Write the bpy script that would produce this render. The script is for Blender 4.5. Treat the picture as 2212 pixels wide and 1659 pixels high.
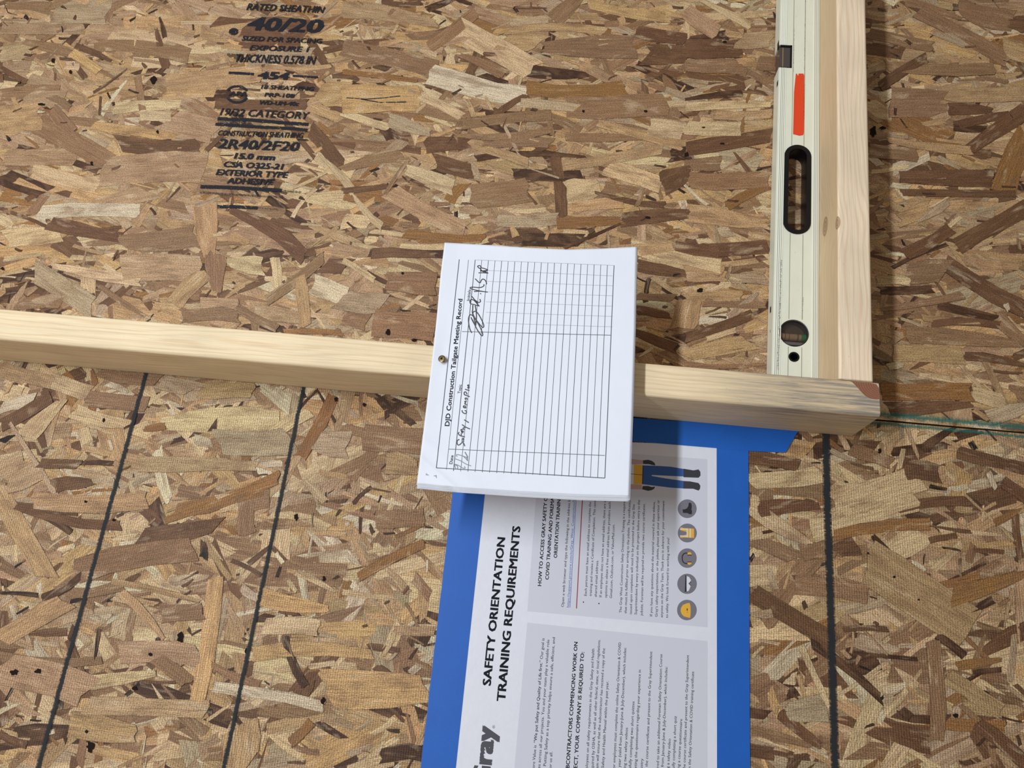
import bpy, bmesh, math, random
import numpy as np
from mathutils import Vector, Matrix

for o in list(bpy.data.objects):
    bpy.data.objects.remove(o)
scene = bpy.context.scene
COL = scene.collection
random.seed(7)
RNG = np.random.default_rng(7)

# ------------------------------------------------------------------ frame of the wall
# Wall frame in millimetres: u runs down the real wall, v to the real right, d out of the wall.
# (The photographer held the phone sideways: the photograph's left is up in the room.)
F_PX = 1622.0
CAM_L = np.array([70.05, -290.79, 895.59])
def _rot(rx, ry, rz):
    cx, sx, cy, sy, cz, sz = math.cos(rx), math.sin(rx), math.cos(ry), math.sin(ry), math.cos(rz), math.sin(rz)
    Rx = np.array([[1, 0, 0], [0, cx, -sx], [0, sx, cx]])
    Ry = np.array([[cy, 0, sy], [0, 1, 0], [-sy, 0, cy]])
    Rz = np.array([[cz, -sz, 0], [sz, cz, 0], [0, 0, 1]])
    return Rz @ Ry @ Rx
R = _rot(-0.314, -0.0743, -0.0872)
H0 = 1.5
A = np.array([[0, 1, 0], [0, 0, -1], [-1, 0, 0]], float) * 0.001
def wpts(P):
    P = np.asarray(P, float).reshape(-1, 3)
    return P @ A.T + np.array([0, 0, H0])
def w1(p):
    return Vector(wpts([p])[0])

# ------------------------------------------------------------------ camera, world, lights
cam_d = bpy.data.cameras.new('camera')
cam = bpy.data.objects.new('camera', cam_d)
COL.objects.link(cam)
cam_d.sensor_width = 36.0
cam_d.sensor_fit = 'HORIZONTAL'
cam_d.lens = F_PX / 2212.0 * 36.0
cam_d.clip_start = 0.02
cam_d.clip_end = 50
AX = A / 0.001
right, up, back = (AX @ R[0]), (AX @ R[1]), (AX @ R[2])
M = Matrix(((right[0], up[0], back[0], 0), (right[1], up[1], back[1], 0), (right[2], up[2], back[2], 0), (0, 0, 0, 1)))
cam.matrix_world = Matrix.Translation(w1(CAM_L)) @ M
scene.camera = cam

world = bpy.data.worlds.new('world')
scene.world = world
world.use_nodes = True
bg = world.node_tree.nodes['Background']
bg.inputs[0].default_value = (1.0, 0.87, 0.72, 1)
bg.inputs[1].default_value = 0.37

def area(name, loc_uvd, target_uvd, sx, sy, power, col):
    ld = bpy.data.lights.new(name, 'AREA')
    ld.shape = 'RECTANGLE'
    ld.size = sx
    ld.size_y = sy
    ld.energy = power
    ld.color = col
    o = bpy.data.objects.new(name, ld)
    COL.objects.link(o)
    p, t = w1(loc_uvd), w1(target_uvd)
    z = (p - t).normalized()
    x = Vector((1, 0, 0))
    x = (x - z * x.dot(z)).normalized()
    y = z.cross(x)
    o.matrix_world = Matrix.Translation(p) @ Matrix((x, y, z)).transposed().to_4x4()
    return o
# LED strip fixture overhead, running parallel to the wall
area('strip_lamp', (-1000, 20, 1980), (260, 0, 0), 1.4, 0.11, 43, (0.88, 0.95, 1.0))

scene.view_settings.view_transform = 'Standard'
scene.view_settings.look = 'None'
scene.view_settings.gamma = 1.0
scene.view_settings.use_curve_mapping = False
scene.view_settings.exposure = 0.0

# ------------------------------------------------------------------ helpers
def ray(px, py):
    return R.T @ np.array([(px - 1106) / F_PX, -(py - 829.5) / F_PX, -1.0])
def P(px, py, d=0.0):
    r = ray(px, py)
    t = (d - CAM_L[2]) / r[2]
    return CAM_L + t * r
def S(px, py, f):
    d = 0.0
    for _ in range(8):
        p = P(px, py, d)
        d = f(p[0], p[1])
    return P(px, py, d)
def srgb(*c):
    out = []
    for x in c[:3]:
        x = x / 255.0
        out.append(x / 12.92 if x <= 0.04045 else ((x + 0.055) / 1.055) ** 2.4)
    return tuple(out)

def mesh_obj(name, V, F, mat, parent=None, smooth=False, col=None, uv=None, loc=True, origin=None, kind=None):
    """V in wall millimetres. One mesh object; its origin sits at its own base."""
    V = np.asarray(V, float).reshape(-1, 3)
    Wd = wpts(V)
    if origin is None:
        o3 = Wd.mean(0)
    else:
        o3 = np.array(origin)
    me = bpy.data.meshes.new(name)
    me.from_pydata((Wd - o3).tolist(), [], [tuple(int(i) for i in f) for f in F])
    if smooth:
        me.polygons.foreach_set('use_smooth', [True] * len(me.polygons))
    a = me.attributes.new('loc', 'FLOAT_VECTOR', 'POINT')
    a.data.foreach_set('vector', V.astype(np.float32).ravel())
    if col is not None:
        c = np.ones((len(V), 4), np.float32)
        c[:, :3] = np.asarray(col, np.float32).reshape(-1, 3)
        a = me.attributes.new('col', 'FLOAT_COLOR', 'POINT')
        a.data.foreach_set('color', c.ravel())
    if uv is not None:
        a = me.attributes.new('grain', 'FLOAT_VECTOR', 'POINT')
        a.data.foreach_set('vector', np.asarray(uv, np.float32).reshape(-1, 3).ravel())
    if mat:
        me.materials.append(mat)
    me.update()
    o = bpy.data.objects.new(name, me)
    COL.objects.link(o)
    if parent is not None:
        o.parent = parent
        pl = parent['_w'] if '_w' in parent else (0, 0, 0)
        o.location = Vector(o3) - Vector(pl)
    else:
        o.location = Vector(o3)
    o['_w'] = tuple(float(x) for x in o3)
    if kind:
        o['kind'] = kind
    return o
def empty(name, at_uvd, label=None, cat=None, parent=None):
    o = bpy.data.objects.new(name, None)
    COL.objects.link(o)
    o.empty_display_size = 0.05
    p = w1(at_uvd)
    o['_w'] = tuple(p)
    if parent is not None:
        o.parent = parent
        o.location = p - Vector(parent['_w'])
    else:
        o.location = p
    tag(o, label, cat)
    return o
def tag(o, label=None, cat=None, group=None, kind=None):
    if label: o['label'] = label
    if cat: o['category'] = cat
    if group: o['group'] = group
    if kind: o['kind'] = kind
    return o

class MB:
    def __init__(s): s.V = []; s.F = []
    def add(s, V, F):
        n = len(s.V); s.V += [tuple(map(float, v)) for v in V]; s.F += [tuple(i + n for i in f) for f in F]; return s
    def box(s, u0, u1, v0, v1, d0, d1):
        V = [(u, v, d) for u in (u0, u1) for v in (v0, v1) for d in (d0, d1)]
        return s.add(V, [(0, 1, 3, 2), (4, 6, 7, 5), (0, 4, 5, 1), (2, 3, 7, 6), (0, 2, 6, 4), (1, 5, 7, 3)])
    def prism(s, pts, d0, d1):
        n = len(pts)
        V = [(p[0], p[1], d0) for p in pts] + [(p[0], p[1], d1) for p in pts]
        F = [tuple(range(n - 1, -1, -1)), tuple(range(n, 2 * n))]
        F += [(i, (i + 1) % n, n + (i + 1) % n, n + i) for i in range(n)]
        return s.add(V, F)
    def flat(s, V3):
        return s.add(V3, [tuple(range(len(V3)))])
    def obj(s, name, mat, parent=None, **k):
        o = mesh_obj(name, s.V, s.F, mat, parent, **k)
        bm = bmesh.new(); bm.from_mesh(o.data); bmesh.ops.recalc_face_normals(bm, faces=bm.faces); bm.to_mesh(o.data); bm.free()
        return o

# ------------------------------------------------------------------ node helper
class NT:
    def __init__(s, name):
        s.m = bpy.data.materials.new(name); s.m.use_nodes = True
        s.t = s.m.node_tree; s.t.nodes.clear()
        s.out = s.n('ShaderNodeOutputMaterial'); s.b = s.n('ShaderNodeBsdfPrincipled')
        s.l(s.b.outputs[0], s.out.inputs[0])
    def n(s, t, **k):
        x = s.t.nodes.new(t)
        for a, b in k.items(): setattr(x, a, b)
        return x
    def l(s, a, b): s.t.links.new(a, b)
    def setin(s, sock, v):
        if isinstance(v, bpy.types.NodeSocket): s.l(v, sock)
        elif hasattr(sock.default_value, '__len__') and not isinstance(v, (int, float)):
            v = tuple(v); sock.default_value = v + (1,) if len(sock.default_value) == 4 and len(v) == 3 else v
        else: sock.default_value = v
    def math(s, op, a, b=0.0, c=0.0, clamp=False):
        x = s.n('ShaderNodeMath', operation=op); x.use_clamp = clamp
        s.setin(x.inputs[0], a); s.setin(x.inputs[1], b); s.setin(x.inputs[2], c); return x.outputs[0]
    def attr(s, name, out='Vector'):
        x = s.n('ShaderNodeAttribute', attribute_name=name); return x.outputs[out]
    def vmul(s, v, k):
        x = s.n('ShaderNodeVectorMath', operation='MULTIPLY'); s.setin(x.inputs[0], v); x.inputs[1].default_value = k; return x.outputs[0]
    def vadd(s, v, k):
        x = s.n('ShaderNodeVectorMath', operation='ADD'); s.setin(x.inputs[0], v); s.setin(x.inputs[1], k); return x.outputs[0]
    def noise(s, v, scale=1.0, detail=3.0, rough=0.5, dist=0.0):
        x = s.n('ShaderNodeTexNoise'); s.l(v, x.inputs['Vector']); x.inputs['Scale'].default_value = scale
        x.inputs['Detail'].default_value = detail; x.inputs['Roughness'].default_value = rough; x.inputs['Distortion'].default_value = dist
        return x.outputs[0]
    def ramp(s, v, lo, hi, a=0.0, b=1.0):
        x = s.n('ShaderNodeMapRange'); s.setin(x.inputs[0], v); x.inputs[1].default_value = lo; x.inputs[2].default_value = hi
        x.inputs[3].default_value = a; x.inputs[4].default_value = b; return x.outputs[0]
    def mix(s, f, a, b, mode='MIX'):
        x = s.n('ShaderNodeMix', data_type='RGBA', blend_type=mode)
        s.setin(x.inputs[0], f); s.setin(x.inputs[6], a); s.setin(x.inputs[7], b); return x.outputs[2]
    def sep(s, v):
        x = s.n('ShaderNodeSeparateXYZ'); s.l(v, x.inputs[0]); return x.outputs
    def comb(s, a, b, c):
        x = s.n('ShaderNodeCombineXYZ'); s.setin(x.inputs[0], a); s.setin(x.inputs[1], b); s.setin(x.inputs[2], c); return x.outputs[0]
    def bump(s, h, strength=0.3, dist=0.001):
        x = s.n('ShaderNodeBump'); x.inputs['Strength'].default_value = strength; x.inputs['Distance'].default_value = dist
        s.l(h, x.inputs['Height']); s.l(x.outputs[0], s.b.inputs['Normal'])
    def base(s, c): s.setin(s.b.inputs['Base Color'], c)
    def rough(s, v): s.setin(s.b.inputs['Roughness'], v)
    def alpha(s, v): s.setin(s.b.inputs['Alpha'], v)

def plain(name, rgb, rough=0.6, metal=0.0, spec=0.5):
    t = NT(name); t.base(srgb(*rgb)); t.rough(rough); t.b.inputs['Metallic'].default_value = metal
    t.b.inputs['Specular IOR Level'].default_value = spec
    return t.m

def strand_mat(name, screen):
    t = NT(name)
    g = t.attr('grain'); loc = t.attr('loc'); col = t.attr('col', 'Color')
    streak = t.noise(t.vmul(g, (0.022, 0.55, 1)), 1.0, 5, 0.68, 0.5)
    fine = t.noise(t.vmul(g, (0.07, 1.5, 1)), 1.0, 3, 0.7)
    # broad resin and heartwood staining inside each strand
    heart = t.noise(t.vmul(g, (0.020, 0.060, 1)), 1.0, 3, 0.6, 0.6)
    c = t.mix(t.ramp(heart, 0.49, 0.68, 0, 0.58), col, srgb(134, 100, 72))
    c = t.mix(t.ramp(heart, 0.42, 0.30, 0, 0.45), c, srgb(218, 192, 158))
    c = t.mix(0.6, c, t.ramp(streak, 0.32, 0.68, 0.48, 1.40), 'MULTIPLY')
    c = t.mix(0.36, c, t.ramp(fine, 0.3, 0.7, 0.55, 1.38), 'MULTIPLY')
    sp = t.noise(t.vmul(g, (0.55, 0.75, 1)), 1.0, 3.5, 0.9)
    c = t.mix(0.9, c, t.ramp(sp, 0.40, 0.56, 0.42, 1.26), 'MULTIPLY')
    pits = t.noise(t.vmul(g, (0.30, 0.5, 1)), 1.0, 1.5, 0.5)
    c = t.mix(t.ramp(pits, 0.26, 0.21, 0, 0.8), c, srgb(50, 38, 32))
    st = t.noise(t.vmul(loc, (0.016, 0.024, 0.0)), 1.0, 4, 0.6)
    c = t.mix(t.ramp(st, 0.56, 0.72, 0, 0.5), c, srgb(128, 92, 66), 'MIX')
    crack = t.noise(t.vmul(g, (0.006, 0.33, 1)), 1.0, 2, 0.5)
    cr = t.math('ABSOLUTE', t.math('SUBTRACT', crack, 0.5))
    msk = t.ramp(t.noise(t.vmul(g, (0.02, 0.05, 1)), 1.3, 2, 0.5), 0.55, 0.6, 0, 1)
    c = t.mix(t.math('MULTIPLY', t.ramp(cr, 0.012, 0.0, 0, 0.75), msk), c, srgb(66, 48, 36))
    h = t.math('ADD', t.math('MULTIPLY', sp, 0.5), t.math('MULTIPLY', fine, 0.5))
    if screen:
        x = t.sep(loc)
        wob = t.noise(t.vmul(loc, (0.02, 0.02, 0)), 1.0, 2, 0.5)
        uu = t.math('ADD', t.math('MULTIPLY', x[0], 2 * math.pi / 2.75), t.math('MULTIPLY', wob, 6.0))
        uu = t.math('ADD', uu, t.math('MULTIPLY', x[1], 0.05))
        vv = t.math('ADD', t.math('MULTIPLY', x[1], 2 * math.pi / 2.1), t.math('MULTIPLY', wob, -4.0))
        cell = t.math('ADD', t.math('MULTIPLY', t.math('SINE', uu), 0.65), t.math('MULTIPLY', t.math('SINE', vv), 0.38))
        press = t.ramp(t.noise(t.vmul(loc, (0.012, 0.012, 0)), 1.0, 3, 0.5), 0.30, 0.55, 0.25, 1.0)
        cell = t.math('MULTIPLY', cell, press)
        c = t.mix(1.0, c, t.ramp(cell, -0.9, 0.3, 0.62, 1.06), 'MULTIPLY')
        h = t.math('ADD', t.math('MULTIPLY', h, 0.8), t.math('MULTIPLY', cell, 0.5))
    t.base(c); t.rough(0.62); t.b.inputs['Specular IOR Level'].default_value = 0.3
    t.bump(h, 0.7 if screen else 0.45, 0.0004)
    return t.m

def wood_mat(name, axis, light, dark, knots=(), stain=False, side=None):
    t = NT(name)
    loc = t.attr('loc'); x = t.sep(loc)
    al, ac = (x[0], x[1]) if axis == 'u' else (x[1], x[0])
    dd = x[2]
    warp = 0.0
    km = None
    for (ku, kv, kd, ru, rv, rd) in knots:
        a = t.math('DIVIDE', t.math('SUBTRACT', x[0], ku), ru)
        b = t.math('DIVIDE', t.math('SUBTRACT', x[1], kv), rv)
        c = t.math('DIVIDE', t.math('SUBTRACT', dd, kd), rd)
        r2 = t.math('ADD', t.math('ADD', t.math('MULTIPLY', a, a), t.math('MULTIPLY', b, b)), t.math('MULTIPLY', c, c))
        g = t.math('POWER', 2.718, t.math('MULTIPLY', r2, -0.12))
        warp = t.math('ADD', warp, t.math('MULTIPLY', g, -9.0))
        k = t.ramp(r2, 1.2, 0.8, 0, .85)
        rr = t.math('SINE', t.math('MULTIPLY', t.math('SQRT', r2), 16.0))
        kk = (k, rr)
        km = (km or []) + [kk]
    lowf = t.noise(t.comb(t.math('MULTIPLY', al, 0.0035), t.math('MULTIPLY', ac, 0.03), t.math('MULTIPLY', dd, 0.03)), 1.0, 2, 0.5)
    pos = t.math('ADD', t.math('ADD', ac, t.math('MULTIPLY', dd, 0.55)), t.math('MULTIPLY', lowf, 38.0))
    pos = t.math('ADD', pos, warp)
    ring = t.math('SINE', t.math('MULTIPLY', pos, 1.15))
    ring = t.math('POWER', t.ramp(ring, -1, 1, 0, 1), 3.0)
    vf = t.comb(t.math('MULTIPLY', al, 0.02), t.math('MULTIPLY', ac, 1.2), t.math('MULTIPLY', dd, 1.2))
    fib = t.noise(vf, 1.0, 4, 0.6)
    c = t.mix(t.math('MULTIPLY', ring, 0.42), srgb(*light), srgb(*dark))
    c = t.mix(0.45, c, t.ramp(fib, 0.3, 0.7, 0.72, 1.22), 'MULTIPLY')
    blotch = t.noise(t.vmul(loc, (0.012, 0.012, 0.03)), 1.0, 3, 0.5)
    c = t.mix(0.5, c, t.ramp(blotch, 0.3, 0.7, 0.84, 1.1), 'MULTIPLY')
    sp = t.noise(t.comb(t.math('MULTIPLY', al, 0.25), t.math('MULTIPLY', ac, 0.9), t.math('MULTIPLY', dd, 0.9)), 1.0, 1, 0.5)
    c = t.mix(t.ramp(sp, 0.24, 0.19, 0, 0.5), c, srgb(110, 85, 60))
    if side:
        c = t.mix(t.ramp(dd, 87.6, 84.5, 0, 0.6), c, srgb(*side))
    if stain:
        sn = t.noise(t.comb(t.math('MULTIPLY', al, 0.012), t.math('MULTIPLY', ac, 0.28), t.math('MULTIPLY', dd, 0.2)), 1.0, 5, 0.75, 0.4)
        area_ = t.math('MULTIPLY', t.ramp(x[0], 215, 320, 0, 1), t.ramp(dd, 30, 75, 0.35, 1))
        f = t.math('MULTIPLY', t.ramp(sn, 0.38, 0.60, 0, 0.8), area_)
        c = t.mix(t.ramp(x[0], 200, 330, 0, 0.45), c, srgb(186, 162, 128))
        c = t.mix(f, c, srgb(112, 112, 118))
    for k, rr in (km or []):
        kc = t.mix(t.ramp(rr, -1, 1, 0, 1), srgb(186, 154, 120), srgb(146, 112, 84))
        c = t.mix(k, c, kc)
    t.base(c); t.rough(0.6); t.b.inputs['Specular IOR Level'].default_value = 0.25
    t.bump(t.math('ADD', fib, t.math('MULTIPLY', ring, -0.3)), 0.35, 0.0004)
    return t.m

def ink_mat(name, rgb, lo=0.40, hi=0.50, scale=0.55, edge=False, amax=1.0, rough=0.7):
    t = NT(name)
    loc = t.attr('loc')
    n = t.noise(t.vmul(loc, (scale, scale * 1.6, 0)), 1.0, 4, 0.7)
    if edge:
        g = t.sep(t.attr('grain'))
        ac = t.math('ABSOLUTE', g[1])
        n2 = t.noise(t.comb(t.math('MULTIPLY', g[0], 0.55), t.math('MULTIPLY', g[1], 0.6), 0.0), 1.0, 4, 0.75)
        n = t.math('ADD', t.math('SUBTRACT', n2, t.math('MULTIPLY', ac, 0.42)), 0.30)
    a = t.ramp(n, lo, hi, 0, amax)
    t.base(srgb(*rgb)); t.rough(rough); t.alpha(a)
    t.b.inputs['Specular IOR Level'].default_value = 0.2
    return t.m

# ------------------------------------------------------------------ materials
M_STR = strand_mat('strand_smooth', False)
M_SCR = strand_mat('strand_screened', True)
M_CORE = plain('panel_core', (96, 72, 50), 0.9)
M_STUD = wood_mat('stud_wood', 'u', (232, 212, 178), (212, 180, 138), stain=True)
pk1, pk2, pk3 = P(1779, 489, 45), P(1807, 481, 86), P(1884, 484, 86)
M_LEDGE = wood_mat('ledge_wood', 'v', (238, 218, 192), (216, 182, 146),
                   side=(204, 174, 128), knots=((pk1[0], pk1[1], 45, 30, 13.5, 9), (pk2[0], pk2[1], 86, 4, 9, 6), (pk3[0] + 4, pk3[1], 84, 7, 12, 12)))
M_PAPER = NT('paper')
_n = M_PAPER.noise(M_PAPER.vmul(M_PAPER.attr('loc'), (0.03, 0.03, 0.03)), 1.0, 4, 0.6)
M_PAPER.base(M_PAPER.mix(_n, srgb(220, 225, 238), srgb(229, 233, 245))); M_PAPER.rough(0.75); M_PAPER.bump(_n, 0.25, 0.002)
M_PAPER.b.inputs['Specular IOR Level'].default_value = 0.2
M_PAPER = M_PAPER.m

# ------------------------------------------------------------------ setting: OSB wall
V_SEAM = -4.7
wall = empty('wall_back', (0, 0, 0))
wall['kind'] = 'structure'
panels = {}
for key, (v0, v1) in dict(upper=(V_SEAM + 0.9, V_SEAM + 1220), lower=(V_SEAM - 1220, V_SEAM - 0.9)).items():
    mb = MB().box(-1100, 1340, v0, v1, -15, -2.2)
    o = mb.obj('sheathing_panel', M_CORE, wall)
    panels[key] = o
fr = MB().box(-1150, 1400, V_SEAM - 1230, V_SEAM + 1230, -40, -15.5)
fr.obj('backing_board', plain('backing', (60, 48, 36), 0.9), wall)

PAL = dict(w=(255, 240, 214), g=(216, 192, 164), c=(252, 224, 184), y=(240, 200, 148), t=(224, 188, 146),
           p=(216, 182, 150), m=(178, 142, 112), o=(178, 132, 84), b=(132, 96, 72), d=(92, 62, 46), k=(46, 36, 30))
NO = 12
_a = np.array([-.5, -.2, .15, .5, .5, .5, .5, .18, -.2, -.5, -.5, -.5])
_b = np.array([-.5, -.5, -.5, -.5, -.17, .17, .5, .5, .5, .5, .17, -.17])
_end = np.array([0, 0, 0, 0, 1, 1, 0, 0, 0, 0, -1, -1])
def strands(cu, cv, ang, L, W, z, col, rng, jag=1.0):
    N = len(cu)
    L = np.asarray(L)[:, None]; W = np.asarray(W)[:, None]
    a = _a[None] * L; b = _b[None] * W
    bow = rng.normal(0, 0.03, (N, 1)) * L
    b = b + bow * (1 - (2 * _a[None]) ** 2)
    b = b + rng.normal(0, 0.045, (N, NO)) * W * (np.abs(_a[None]) < .45)
    tap = rng.choice([0, 0, 0, 0.35, 0.6], (N, 1)) * rng.choice([-1, 1], (N, 1))
    b = b * (1 - np.clip(tap * 2 * _a[None], 0, .8))
    sk = rng.normal(0, 0.35, (N, 1)) * W
    a = a + sk * _b[None] * (np.abs(_a[None]) > .45)
    a = a + rng.normal(0, 0.10, (N, NO)) * W * jag * (np.abs(_a[None]) > .45)
    ca, sa = np.cos(ang)[:, None], np.sin(ang)[:, None]
    ins_a, ins_b = np.clip(1 - 1.2 / L, .5, 1), np.clip(1 - 1.0 / W, .4, 1)
    rings = []
    tx, ty = rng.normal(0, 0.0016, (N, 1)), rng.normal(0, 0.007, (N, 1))
    for k, (dz, fa, fb) in enumerate(((-0.9, 1, 1), (-0.10, 1, 1), (0, ins_a, ins_b))):
        aa, bb = a * fa, b * fb
        U = cu[:, None] + aa * ca - bb * sa
        V = cv[:, None] + aa * sa + bb * ca
        D = z[:, None] + dz + aa * tx + bb * ty
        rings.append(np.stack([U, V, D], -1))
    X = np.stack(rings, 1)                       # N,3,12,3
    off = rng.uniform(0, 4000, (N, 1, 1, 2))
    G = np.zeros_like(X)
    for k in range(3):
        G[:, k, :, 0] = a; G[:, k, :, 1] = b
    G[..., :2] += off
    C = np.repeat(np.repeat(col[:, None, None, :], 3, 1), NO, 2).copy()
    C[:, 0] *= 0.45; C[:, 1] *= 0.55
    F1 = []
    for k in range(2):
        for i in range(NO):
            j = (i + 1) % NO
            F1.append((k * NO + i, k * NO + j, (k + 1) * NO + j, (k + 1) * NO + i))
    return X.reshape(N, -1, 3), G.reshape(N, -1, 3), C.reshape(N, -1, 3), F1, tuple(range(2 * NO, 3 * NO))

def lin(c):
    c = np.asarray(c, float) / 255
    return np.where(c <= 0.04045, c / 12.92, ((c + 0.055) / 1.055) ** 2.4)
def tint(keys, rng, amt=0.07):
    c = np.array([lin(PAL[k]) for k in keys])
    return c * (1 + rng.normal(0, amt, (len(c), 1))) * (1 + rng.normal(0, 0.02, (len(c), 3)))

TONE = np.array([[.66, .61, .53]])      # one overall tone for all strands of the board
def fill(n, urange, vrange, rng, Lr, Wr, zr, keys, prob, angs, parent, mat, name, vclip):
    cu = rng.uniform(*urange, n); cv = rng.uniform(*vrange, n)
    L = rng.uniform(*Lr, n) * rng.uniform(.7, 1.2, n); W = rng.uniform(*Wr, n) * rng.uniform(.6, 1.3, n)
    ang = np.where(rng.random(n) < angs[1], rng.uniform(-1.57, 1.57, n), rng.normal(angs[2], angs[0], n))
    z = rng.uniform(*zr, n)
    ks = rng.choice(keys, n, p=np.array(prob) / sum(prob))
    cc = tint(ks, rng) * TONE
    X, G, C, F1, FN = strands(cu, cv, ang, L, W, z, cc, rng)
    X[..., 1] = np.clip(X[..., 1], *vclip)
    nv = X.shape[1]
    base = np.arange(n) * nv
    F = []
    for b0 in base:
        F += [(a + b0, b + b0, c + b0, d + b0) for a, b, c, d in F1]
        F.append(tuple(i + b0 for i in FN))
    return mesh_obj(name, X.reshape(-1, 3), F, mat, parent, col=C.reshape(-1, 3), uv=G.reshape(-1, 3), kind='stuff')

KEYS = list('wgcytpmobdk')
up_v = (V_SEAM + 1.0, 1e9); lo_v = (-1e9, V_SEAM - 1.0)
def two(n, Lr, Wr, zr, pu, pl, angs, name):
    fill(n, (-1080, 900), (V_SEAM - 5, 860), RNG, Lr, Wr, zr, KEYS, pu, angs[0], panels['upper'], M_STR, name, up_v)
    fill(int(n * .85), (-1000, 900), (-780, V_SEAM + 5), RNG, Lr, Wr, zr, KEYS, pl, angs[1], panels['lower'], M_SCR, name, lo_v)
PU = [3, 7, 14, 8, 20, 18, 18, 4, 8, 4, 0]
PL = [6, 10, 20, 7, 17, 13, 15, 3, 6, 3, 0]
two(4300, (60, 150), (14, 34), (-2.1, -1.25), PU, PL, ((.30, .12, -0.02), (.45, .18, 0.05)), 'strand_layer')
two(1700, (25, 80), (5, 16), (-1.5, -1.02), PU, PL, ((.38, .25, 0.0), (.5, .4, 0.05)), 'strand_slivers')
two(1500, (14, 55), (2.5, 9), (-1.35, -0.86), PU, PL, ((.5, .3, 0.0), (.6, .5, 0.2)), 'fine_slivers')
two(1300, (5, 20), (1.5, 5.0), (-1.5, -0.40), [3, 4, 3, 2, 2, 2, 6, 3, 12, 16, 8], [8, 5, 4, 1, 2, 2, 5, 2, 12, 20, 14],
    ((.5, .5, 0.0), (.7, .6, 0.4)), 'strand_chips')

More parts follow.
